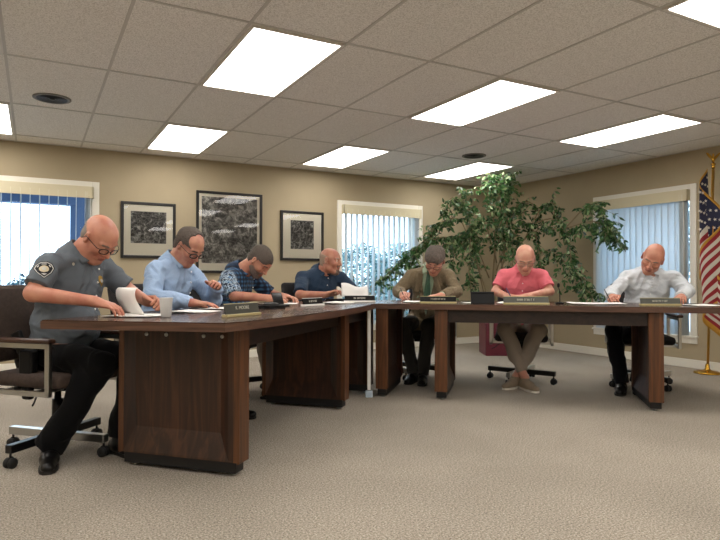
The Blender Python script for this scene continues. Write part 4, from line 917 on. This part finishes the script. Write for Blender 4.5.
t = thing('tablet', 'black tablet standing in its case left of the man in the pink polo', 'tablet', tuple(RP(.37, -.10, TOP)), aR+.2)
T = Matrix.Rotation(math.radians(-16), 4, 'X'); bm = newbm(); box(bm, -.095, .095, 0, .009, .001, .105, T, bev=.003); obj('tablet_body', bm, M['black'], t)
bm = newbm(); T2 = Matrix.Translation((0, .062, 0)) @ Matrix.Rotation(math.radians(22), 4, 'X'); box(bm, -.09, .09, -.003, .002, .003, .102, T2, bev=.001); obj('cover_flap', bm, M['black'], t)
t = thing('pen_tray', 'flat black tray in front of the hands of the man with the paper', 'tray', tuple(LP(2.45, -.38, TOP)), aL-.7)
bm = newbm(); box(bm, -.09, .09, -.035, .035, 0, .006); 
for a in ((-.09, .09, -.035, -.03), (-.09, .09, .03, .035), (-.09, -.085, -.03, .03), (.085, .09, -.03, .03)): box(bm, *a, .006, .022)
obj('tray', bm, M['black'], t)
t = thing('microphone', 'small black desk microphone right of the man in the pink polo', 'microphone', tuple(RP(.98, -.28, TOP)), aR)
bm = newbm(); lathe(bm, [(.035, 0), (.035, .012), (.01, .018)], 18); obj('microphone_base', bm, M['black'], t)
bm = newbm(); tube(bm, [(0, 0, .015), (0, 0, .10), (-.01, .01, .14)], .004, 8); obj('gooseneck', bm, M['black'], t)
bm = newbm(); lathe(bm, [(.008, 0), (.011, .01), (.011, .028), (.004, .035)], 12, Matrix.Translation((-.01, .01, .138))); obj('capsule', bm, M['black'], t)
def pen(lab, p, tip, m, L=.145):
    p = Vector(p); d = (Vector(tip)-p).normalized(); bm = newbm()
    tube(bm, [Vector(), -d*.012], [.0008, .0038], 8); tube(bm, [-d*.012, -d*L], .0042, 8); o = obj('pen', bm, m); o.location = tip; return tag(o, lab, 'pen')
def loc_of(t_, v): return t_.location+Matrix.Rotation(t_.rotation_euler.z, 3, 'Z') @ Vector(v)
blackpen = mat('black_pen', '#111114', .3); bluepen = mat('blue_pen', '#223a6a', .3)
pen('black pen in the writing hand of the man in tweed', loc_of(t5, (.20, .42, .93)), loc_of(t5, (.12, .50, TOP+.003)), blackpen)
pen('pen in the writing hand of the man in the white shirt', loc_of(t7, (.40, .48, .93)), loc_of(t7, (.34, .57, TOP+.003)), blackpen)
pen('pen in the writing hand of the man in the pink polo', loc_of(t6, (.14, .38, .92)), loc_of(t6, (.07, .44, TOP+.003)), bluepen)
p_ = LP(.31, -.54, TOP+.0046); pen('black pen lying on the near table end right of the cup', p_-SV*.1-NV*.04, p_, blackpen)
# ------------------------------------------------------------------ uniform details
from mathutils.bvhtree import BVHTree
def world_bvh(o):
    mw = Matrix.Translation(o.parent.location) @ Matrix.Rotation(o.parent.rotation_euler.z, 4, 'Z'); me = o.data
    return BVHTree.FromPolygons([mw @ v.co for v in me.vertices], [tuple(p.vertices) for p in me.polygons]), mw
def find(root, nm): return [c for c in COL.objects if c.parent == root and c.name.split('.')[0] == nm][0]
def decal(bvh, mw, c, nrm, up, layers, name, mats, parent, off=.0022):
    nrm = nrm.normalized(); x = up.cross(nrm).normalized(); y = nrm.cross(x).normalized(); bm = newbm()
    for li, (poly, mi) in enumerate(layers):
        rings = []
        for s_ in (0, .25, .5, .75, 1):
            rg = []
            for a, b_ in (poly if s_ else poly[:1]):
                q = c+x*a*s_+y*b_*s_ if s_ else c+x*sum(v[0] for v in poly)/len(poly)*1+y*sum(v[1] for v in poly)/len(poly)
                if s_: cx_, cy_ = sum(v[0] for v in poly)/len(poly), sum(v[1] for v in poly)/len(poly); q = c+x*(cx_+(a-cx_)*s_)+y*(cy_+(b_-cy_)*s_)
                hit = bvh.ray_cast(q+nrm*.08, -nrm); h_ = hit[0] if hit[0] is not None else q
                rg.append(bm.verts.new(mw.inverted() @ (h_+nrm*(off+li*.0012))))
            rings.append(rg)
        n_ = len(poly)
        for k in range(n_): f = bm.faces.new([rings[0][0], rings[1][k], rings[1][(k+1) % n_]]); f.material_index = mi
        for A_, B_ in zip(rings[1:], rings[2:]):
            for k in range(n_): f = bm.faces.new([A_[k], B_[k], B_[(k+1) % n_], A_[(k+1) % n_]]); f.material_index = mi
    return obj(name, bm, mats, parent)
def aim(bvh, x, y):
    d = (FW*F_PX+RV*(x-360)+UV*(270-y)).normalized(); h = bvh.ray_cast(Vector((0, 0, CH)), d)
    if h[0] is None: return None
    return h
def circ(rx, ry, n_=20, cx=0, cy=0): return [(cx+rx*math.cos(2*PI*k/n_), cy+ry*math.sin(2*PI*k/n_)) for k in range(n_)]
shirt1 = find(t1, 'shirt'); bv, mw = world_bvh(shirt1)
pd = mat('patch_dark', '#15161a', .8); pw = mat('patch_white', '#c9c9c4', .8); pc = mat('patch_cream', '#cfc2a2', .8); pb = mat('badge_gold', '#b08d3c', .3, .8); ps = mat('badge_silver', '#c9c9c4', .3, .9)
h = aim(bv, 44, 270)
if h:
    eye = (Vector((0, 0, CH))-h[0]).normalized(); nr = (h[1]*.5+eye*.5).normalized()
    sh_ = [(-.046, .012), (-.036, .034), (-.014, .046), (.014, .046), (.036, .034), (.046, .012), (.034, -.014), (.0, -.046), (-.034, -.014)]
    sc_ = lambda P_, k, dy=0: [(a*k, b_*k+dy) for a, b_ in P_]
    lay = [(sc_(sh_, 1.12), 0), (sc_(sh_, 1.02), 1), (sc_(sh_, .92), 0), (circ(.024, .020, 16, 0, .006), 2)]
    lay += [([(-.034, .020), (-.026, .030), (-.022, .026), (-.029, .016)], 1), ([(.034, .020), (.026, .030), (.022, .026), (.029, .016)], 1), ([(-.012, .036), (.012, .036), (.012, .031), (-.012, .031)], 1), ([(-.014, -.022), (.014, -.022), (0, -.034)], 1)]
    star = [((.016 if k % 2 == 0 else .007)*math.sin(k*PI/5), .006+(.016 if k % 2 == 0 else .007)*math.cos(k*PI/5)) for k in range(10)]; lay.append((star, 1))
    decal(bv, mw, h[0], nr, Vector((0, 0, 1)), lay, 'shoulder_patch', [pd, pw, pc], shirt1)
h = aim(bv, 101, 281)
if h:
    nr = h[1]; bdg = [(-.018, .026), (0, .034), (.018, .026), (.022, 0), (.014, -.024), (0, -.034), (-.014, -.024), (-.022, 0)]
    decal(bv, mw, h[0], nr, Vector((0, 0, 1)), [(bdg, 0), (circ(.011, .012), 1)], 'badge', [pb, ps], shirt1, off=.004)
h = aim(bv, 73, 264)
if h: decal(bv, mw, h[0], h[1], Vector((0, 0, 1)), [(circ(.009, .009, 10), 0)], 'collar_pin', [ps], shirt1, off=.003)
# belt and holster
bm = newbm(); rg = []; 
pts = [Vector(((.215+.02)*math.cos(a), -.06+(.18)*math.sin(a), .60)) for a in [2*PI*k/32 for k in range(32)]]
tube(bm, pts, .022, 8, closed=True, flat=.4, up=Vector((0, 0, 1))); obj('duty_belt', bm, M['black'], t1)
bm = newbm(); box(bm, .225, .275, -.06, .03, .44, .60, bev=.012); box(bm, .232, .268, -.045, .015, .33, .46, bev=.012); hol = obj('holster', bm, M['black'], t1)
bm = newbm(); T = Matrix.Translation((.25, -.06, .60)) @ Matrix.Rotation(math.radians(25), 4, 'X'); box(bm, -.016, .016, -.03, .03, -.02, .10, T, bev=.008); obj('pistol_grip', bm, M['black'], hol)
# ------------------------------------------------------------------ flag
FP = Vector((6.20, 3.72, 0)); left = -RV.copy(); left.z = 0; left.normalize(); back = Vector((-left.y, left.x, 0))
if back.dot(FW) < 0: back = -back
ft = thing('flag', 'tall indoor stars and stripes flag on a brass pole by the right wall', 'flag', tuple(FP))
tilt = -left*math.tan(math.radians(2.0))
def pole_at(z): return tilt*z+Vector((0, 0, z))
bm = newbm(); tube(bm, [pole_at(.03), pole_at(2.17)], .0135, 14); pole = obj('pole', bm, mat('golden_pole', '#b78f45', .35, .6), ft)
bm = newbm(); lathe(bm, [(.13, 0), (.135, .008), (.125, .018), (.09, .028), (.04, .034), (.024, .05), (.02, .09), (.016, .10)], 36); obj('pole_base', bm, M['brass'], ft)
bm = newbm(); TT = Matrix.Translation(pole_at(2.17)); lathe(bm, [(.014, -.02), (.018, 0), (.012, .012), (.022, .024), (.022, .034), (.008, .046)], 16, TT)
for s_ in (-1, 1):      # eagle with raised wings
    q = [(0, .055), (s_*.018, .075), (s_*.055, .115), (s_*.075, .150), (s_*.058, .148), (s_*.036, .128), (s_*.014, .108), (0, .10)]
    a_ = [bm.verts.new(TT @ (left*x_+back*(-.006)+Vector((0, 0, z_)))) for x_, z_ in q]; b_ = [bm.verts.new(TT @ (left*x_+back*(.006)+Vector((0, 0, z_)))) for x_, z_ in q]
    bm.faces.new(a_); bm.faces.new(b_[::-1])
    for k in range(8): bm.faces.new([a_[k], a_[(k+1) % 8], b_[(k+1) % 8], b_[k]])
lathe(bm, [(.004, .04), (.014, .06), (.018, .085), (.012, .112), (.010, .122), (.012, .132), (.006, .142)], 12, TT); obj('eagle_finial', bm, M['brass'], ft)
def flag_pt(a, b):
    ph = 2*PI*(1.9*b-.12*a); e = min(1, b*5)
    z = 2.12-.92*a-1.42*b**1.15*(1-.42*a)+.015*math.sin(7*a+9*b)
    lat = .055+(.03+.10*e*(1-.2*a))*math.sin(ph)+.02*math.sin(3*a+2)
    dep = -.025-.15*b-.035*e*math.cos(ph)-.03*(1-a)*e
    return pole_at(z)+left*lat+back*dep
fr_, fw_, fb_ = mat('flag_red', '#8e1c26', .7), mat('flag_white', '#c9c2b6', .7), mat('flag_blue', '#181c3a', .7)
bm = newbm(); NA, NB = 78, 80; g = [[bm.verts.new(flag_pt(i/NA, j/NB)) for i in range(NA+1)] for j in range(NB+1)]
for j in range(NB):
    for i in range(NA):
        f = bm.faces.new([g[j][i], g[j][i+1], g[j+1][i+1], g[j+1][i]]); f.smooth = True
        st = int(i/NA*13); f.material_index = 2 if (st < 7 and j/NB < .42) else (0 if st % 2 == 0 else 1)
fl = obj('flag_cloth', bm, [fr_, fw_, fb_], ft)
fl.modifiers.new('t', 'SOLIDIFY').thickness = .0015
for r_ in range(9):
    for c_ in range(6 if r_ % 2 == 0 else 5):
        a0 = (r_+1)/10*7/13; b0 = (c_+.5+(0 if r_ % 2 == 0 else .5))/6*.42
        e = .004; o_ = flag_pt(a0, b0); da = (flag_pt(a0+e, b0)-o_)/e; db = (flag_pt(a0, b0+e)-o_)/e; nn = da.cross(db).normalized(); nn = nn if nn.dot(FW) < 0 else -nn
        x_ = db.normalized(); y_ = nn.cross(x_)
        bm = newbm()
        for sgn in (1, -1):
            vs = [bm.verts.new(o_+nn*.003*sgn+(x_*math.cos(k*PI/5)+y_*math.sin(k*PI/5))*(.019 if k % 2 == 0 else .008)) for k in range(10)]; bm.faces.new(vs)
        obj('star', bm, fw_, fl)
bm = newbm()
def strip(fn, n_):
    pr = None
    for k in range(n_+1):
        p, q = fn(k/n_); v = (bm.verts.new(p), bm.verts.new(q))
        if pr: f = bm.faces.new([pr[0], pr[1], v[1], v[0]]); f.smooth = True
        pr = v
strip(lambda u: (flag_pt(u, 1), flag_pt(u, 1)+Vector((0, 0, -.05))), 60)
strip(lambda u: (flag_pt(1, u), flag_pt(1, u)+(flag_pt(1, u)-flag_pt(.97, u)).normalized()*.045+Vector((0, 0, -.015))), 60)
strip(lambda u: (flag_pt(0, u), flag_pt(0, u)+(flag_pt(0, u)-flag_pt(.03, u)).normalized()*.045+Vector((0, 0, -.015))), 60)
o = obj('gold_fringe', bm, M['gold'], ft); o.modifiers.new('t', 'SOLIDIFY').thickness = .004
bm = newbm(); tube(bm, [pole_at(2.14)+left*.01, pole_at(1.9)+left*.03+back*-.03, pole_at(1.5)+left*.02+back*-.06, pole_at(1.2)+left*.045+back*-.07], .006, 6); lathe(bm, [(.008, .03), (.016, 0), (.014, -.09)], 10, Matrix.Translation(pole_at(1.2)+left*.045+back*-.07)); obj('tassel_cord', bm, M['gold'], ft)
# ------------------------------------------------------------------ the big plant
PB = Vector((5.36, 6.01, 0)); rgt = -left
pt = thing('potted_tree', 'huge leafy weeping fig in the corner, its top reaching the ceiling', 'plant', tuple(PB))
def W(u, w, z): return rgt*u+back*w+Vector((0, 0, z))
bark = mat('pale_bark', '#8a7a5c', .85, bump=.4, bscale=80)
rs = random.Random(11)
def bez(pts, n_):
    P_ = [W(*p) for p in pts]; out = []
    for k in range(n_+1):
        t_ = k/n_*(len(P_)-1); i = min(int(t_), len(P_)-2); f_ = t_-i
        p0, p1, p2, p3 = P_[max(i-1, 0)], P_[i], P_[i+1], P_[min(i+2, len(P_)-1)]
        out.append(.5*((2*p1)+(p2-p0)*f_+(2*p0-5*p1+4*p2-p3)*f_*f_+(3*p1-p0-3*p2+p3)*f_**3))
    return out
trunk = newbm(); leaves = newbm()
def leaf(p, d, L, m):
    d = d.normalized(); s_ = d.cross(Vector((rs.uniform(-1, 1), rs.uniform(-1, 1), rs.uniform(-.3, .3)))).normalized(); nn = s_.cross(d); w_ = L*.21
    q = [p, p+d*L*.35+s_*w_-nn*.0, p+d*L*.75+s_*w_*.65-nn*L*.06, p+d*L-nn*L*.14, p+d*L*.75-s_*w_*.65-nn*L*.06, p+d*L*.35-s_*w_]
    mid = p+d*L*.45+nn*L*.045*-1
    vs = [leaves.verts.new(v) for v in q]; c_ = leaves.verts.new(mid)
    for k in range(6): f = leaves.faces.new([vs[k], vs[(k+1) % 6], c_]); f.material_index = m; f.smooth = True
def inside(p):
    q = PB+p; return q.x < XR-.06 and q.y < YB-.06 and q.z < CZ-.03 and q.z > .25
def twig(p, d, L, dens=1.0):
    pts = [p]; v = d.normalized()
    for k in range(5):
        v = (v+Vector((rs.uniform(-.25, .25), rs.uniform(-.25, .25), -.16+rs.uniform(-.15, .15)))).normalized(); n_ = pts[-1]+v*L/5
        if not inside(n_): break
        pts.append(n_)
    if len(pts) < 2: return
    tube(trunk, pts, [.0028]+[.0016]*(len(pts)-1), 4)
    for k in range(int(L/.016*dens)):
        t_ = rs.random()*(len(pts)-1); i = min(int(t_), len(pts)-2); q = pts[i].lerp(pts[i+1], t_-i)
        dv = Vector((rs.uniform(-1, 1), rs.uniform(-1, 1), rs.uniform(-1.5, .05)))
        Lf = rs.uniform(.05, .085)
        if inside(q+dv.normalized()*Lf): leaf(q, dv, Lf, rs.choice((0, 0, 1, 1, 1, 2)))
def branch(pts, r0, start=.3, tw=14, L=(.14, .34), dens=1.0, r1=.004, spread=1.0):
    P_ = bez(pts, 14); n_ = len(P_); tube(trunk, P_, [r0+(r1-r0)*k/(n_-1) for k in range(n_)], 7)
    for k in range(tw):
        t_ = (start+(1-start)*(k+rs.random())/tw)*(n_-1); i = min(int(t_), n_-2); q = P_[i].lerp(P_[i+1], t_-i); d = (P_[i+1]-P_[i]).normalized()
        twig(q, d*.5+Vector((rs.uniform(-1, 1), rs.uniform(-1, 1), rs.uniform(-.5, .5)))*spread, rs.uniform(*L), dens)
# stems
for (u, w, z, pts, tw) in [(0, 0, 0, [(0, 0, .38), (-.05, .02, .9), (-.02, 0, 1.5), (-.08, -.02, 2.1), (-.05, -.05, 2.34)], 44),
  (0, 0, 0, [(.06, .03, .38), (.12, .05, .9), (.05, .1, 1.5), (.14, .1, 2.05), (.12, .05, 2.33)], 40),
  (0, 0, 0, [(-.07, -.03, .38), (-.2, -.05, .9), (-.32, -.1, 1.4), (-.40, -.12, 1.85), (-.42, -.1, 2.15)], 36),
  (0, 0, 0, [(.02, -.07, .38), (-.02, -.15, .9), (.1, -.2, 1.5), (.02, -.25, 2.0), (.08, -.2, 2.28)], 40),
  (0, 0, 0, [(-.03, .07, .38), (-.15, .1, .9), (-.25, .15, 1.3), (-.2, .1, 1.9)], 16)]: branch(pts, .016, .45, tw, (.12, .28))
B_ = [([(-.30, -.1, 1.2), (-.55, .0, 1.52), (-.9, .1, 1.48), (-1.25, .15, 1.22), (-1.5, .15, .98)], 44), ([(-.32, -.1, 1.3), (-.5, -.1, 1.75), (-.75, -.05, 1.72), (-1.0, 0, 1.45), (-1.15, 0, 1.2)], 40),
  ([(-.2, 0, 1.1), (-.5, .0, 1.45), (-.75, .05, 1.4), (-.95, .1, 1.1)], 26), ([(-.1, 0, 1.0), (-.35, -.15, 1.5), (-.55, -.2, 1.5), (-.62, -.2, 1.1)], 28), ([(0, 0, 1.2), (-.2, -.2, 1.7), (-.38, -.3, 1.6), (-.42, -.3, 1.15), (-.4, -.3, .85)], 30),
  ([(0, 0, 1.1), (.1, -.25, 1.55), (.12, -.35, 1.35), (.1, -.35, .95)], 28), ([(.05, .05, 1.2), (.3, -.05, 1.7), (.45, -.15, 1.6), (.52, -.2, 1.15), (.5, -.2, .85)], 30), ([(.1, .05, 1.3), (.25, .1, 1.9), (.45, .0, 2.0), (.58, -.05, 1.7)], 22),
  ([(.1, .05, 1.2), (.45, -.15, 1.6), (.75, -.45, 1.62), (1.0, -.75, 1.68), (1.12, -.9, 1.5)], 20), ([(.75, -.45, 1.62), (.92, -.7, 1.86), (1.02, -.8, 1.84), (1.08, -.85, 1.5)], 24), ([(1.0, -.75, 1.66), (1.08, -.9, 1.64), (1.15, -.95, 1.5)], 18),
  ([(.45, -.15, 1.7), (.65, -.3, 1.75), (.78, -.45, 1.5), (.82, -.5, 1.15), (.95, -.55, .95)], 28), ([(.2, 0, 1.0), (.55, -.2, 1.35), (.78, -.35, 1.2), (.95, -.5, .88), (1.05, -.6, .80)], 26),
  ([(.35, -.05, 1.5), (.55, -.1, 1.9), (.68, -.25, 1.95), (.72, -.3, 1.7)], 14), ([(-.42, -.1, 1.9), (-.6, -.1, 2.05), (-.72, -.1, 1.85)], 14)]
for pts, tw in B_: branch(pts, .009, .25, int(tw*1.2), (.12, .30), .9, spread=.8)
obj('trunk', trunk, bark, pt)
def leafm(nm, c): 
    m = mat(nm, c, .38); n, l, b = nodes_of(m); tr = n.new('ShaderNodeBsdfTranslucent'); tr.inputs['Color'].default_value = rgb(c, 1.6); ms = n.new('ShaderNodeMixShader'); ms.inputs[0].default_value = .18
    l.new(b.outputs[0], ms.inputs[1]); l.new(tr.outputs[0], ms.inputs[2]); l.new(ms.outputs[0], n['Material Output'].inputs['Surface']); return m
obj('leaves', leaves, [leafm('deep_green_leaf', '#22421f'), leafm('mid_green_leaf', '#446a38'), leafm('pale_edged_leaf', '#8fa072')], pt)
bm = newbm(); T0 = Matrix.Translation((.02, -.02, 0)) @ Matrix.Rotation(-YAW, 4, 'Z')
q0 = [(-.21, -.21), (.21, -.21), (.21, .21), (-.21, .21)]; 
prism(bm, [(a*.94, b*.94) for a, b in q0], 0.0, .02, T0)
for a, c, e, f in ((-.22, .22, -.22, -.195), (-.22, .22, .195, .22), (-.22, -.195, -.195, .195), (.195, .22, -.195, .195)): box(bm, a, c, e, f, .0, .42, T0, bev=.006)
box(bm, -.19, .19, -.19, .19, .02, .38, T0); obj('planter', bm, mat('maroon_planter', '#5e1d2c', .4), pt)
bm = newbm(); box(bm, -.193, .193, -.193, .193, .38, .39, T0); obj('soil', bm, mat('dark_soil', '#2a1f17', .95, bump=.8, bscale=60), pt)
# ------------------------------------------------------------------ outside the windows
def bush(name, lab, loc, rx, ry, rz, n_, cols, base=0.0, group=None, cat='bush', size=.09):
    t = thing(name, lab, cat, loc, 0, group); bm = newbm(); r2 = random.Random(int(loc[0]*100)); st = newbm()
    for k in range(14):
        a = r2.uniform(0, 2*PI); q = Vector((math.cos(a)*rx*.6, math.sin(a)*ry*.6, base+rz*r2.uniform(.8, 1.7))); tube(st, [(0, 0, 0), q*.5+Vector((0, 0, base*.3)), q], [.04, .02, .008], 5)
    for k in range(n_):
        v = Vector((r2.gauss(0, 1), r2.gauss(0, 1), r2.gauss(0, 1))).normalized()*r2.uniform(.55, 1.0)**.5; p = Vector((v.x*rx, v.y*ry, base+rz+v.z*rz))
        d = Vector((r2.uniform(-1, 1), r2.uniform(-1, 1), r2.uniform(-.8, 1))).normalized(); s_ = d.cross(Vector((r2.uniform(-1, 1), r2.uniform(-1, 1), 1))).normalized(); L = size*r2.uniform(.7, 1.5)
        vs = [bm.verts.new(x_) for x_ in (p, p+d*L*.5+s_*L*.28, p+d*L, p+d*L*.5-s_*L*.28)]; f = bm.faces.new(vs); f.material_index = k % len(cols)
    obj('stems', st, bark, t); obj('leaves', bm, cols, t); return t
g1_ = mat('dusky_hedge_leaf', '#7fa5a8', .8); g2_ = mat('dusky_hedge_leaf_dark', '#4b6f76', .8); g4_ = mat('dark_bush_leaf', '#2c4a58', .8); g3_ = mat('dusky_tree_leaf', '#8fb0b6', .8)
for k, (x_, y_, rx_, rz_) in enumerate([(6.2, 11.2, .8, 1.0), (7.4, 11.5, .8, 1.04), (8.6, 11.6, .75, .96)]):
    bush('hedge_shrub', ['clipped evergreen shrub outside the middle window, left of three', 'clipped evergreen shrub outside the middle window, centre of three', 'clipped evergreen shrub outside the middle window, right of three'][k], (x_, y_, -.25), rx_, .6, rz_, 7000, [g1_, g2_, g3_], group='shrubs outside the middle window', size=.062)
bush('leafy_tree', 'dusky tree with hanging foliage outside, seen in the top right of the middle window', (11.2, 14.6, -.25), 1.2, 1.0, 1.3, 1500, [g2_, g3_], base=1.6, cat='tree', size=.2)
for k, (x_, y_) in enumerate([(-1.3, 16.5), (.1, 16.8), (1.1, 17.2)]):
    bush('low_bush', ['low bush outside the left window, leftmost of three', 'low bush outside the left window, between two others', 'low bush outside the left window, rightmost of three'][k], (x_, y_, -.25), .8, .6, .68, 2200, [g4_, g2_], group='bushes outside the left window')
pbm = mat('blue_grey_porch_paint', '#536d96', .6); pt_ = thing('porch', 'blue grey porch roof and post outside the left window', 'porch', (-.3, 9.2, -.25))
bm = newbm(); box(bm, -3.5, 1.6, -.1, .1, 2.25, 2.85); box(bm, -3.5, 1.6, -1.8, .1, 2.85, 2.95); obj('porch_beam', bm, pbm, pt_)
bm = newbm(); box(bm, .74, .96, -.08, .12, 0, 2.36); obj('porch_post', bm, pbm, pt_)
bm = newbm(); box(bm, -3.5, -3.3, -.08, .12, 0, 2.36); obj('porch_post', bm, pbm, pt_)
bush('leafy_tree', 'dark tree outside the window beside the flag', (10.6, 7.4, -.25), 1.0, .9, 1.0, 1500, [g2_, g3_], base=.9, cat='tree', size=.16)
# ------------------------------------------------------------------ daylight and view
w = bpy.data.worlds.new('dusk_sky'); scene.world = w; w.use_nodes = True
n = w.node_tree.nodes; l = w.node_tree.links; bg = n['Background']
sky = n.new('ShaderNodeTexSky'); sky.sky_type = 'HOSEK_WILKIE'; sky.turbidity = 6; sky.sun_direction = (.3, -.6, .35)
mxs = n.new('ShaderNodeMix'); mxs.data_type = 'RGBA'; mxs.inputs[0].default_value = .75; mxs.inputs[7].default_value = (.62, .82, 1, 1)
l.new(sky.outputs[0], mxs.inputs[6]); l.new(mxs.outputs[2], bg.inputs['Color']); bg.inputs['Strength'].default_value = 3.8
vs = scene.view_settings; scene.display_settings.display_device = 'sRGB'
vs.view_transform = 'Standard'; vs.look = 'None'; vs.gamma = 1; vs.use_curve_mapping = False; vs.exposure = 0.42
scene.cycles.max_bounces = 8; scene.cycles.diffuse_bounces = 4; scene.cycles.use_denoising = True; scene.cycles.sample_clamp_indirect = 6
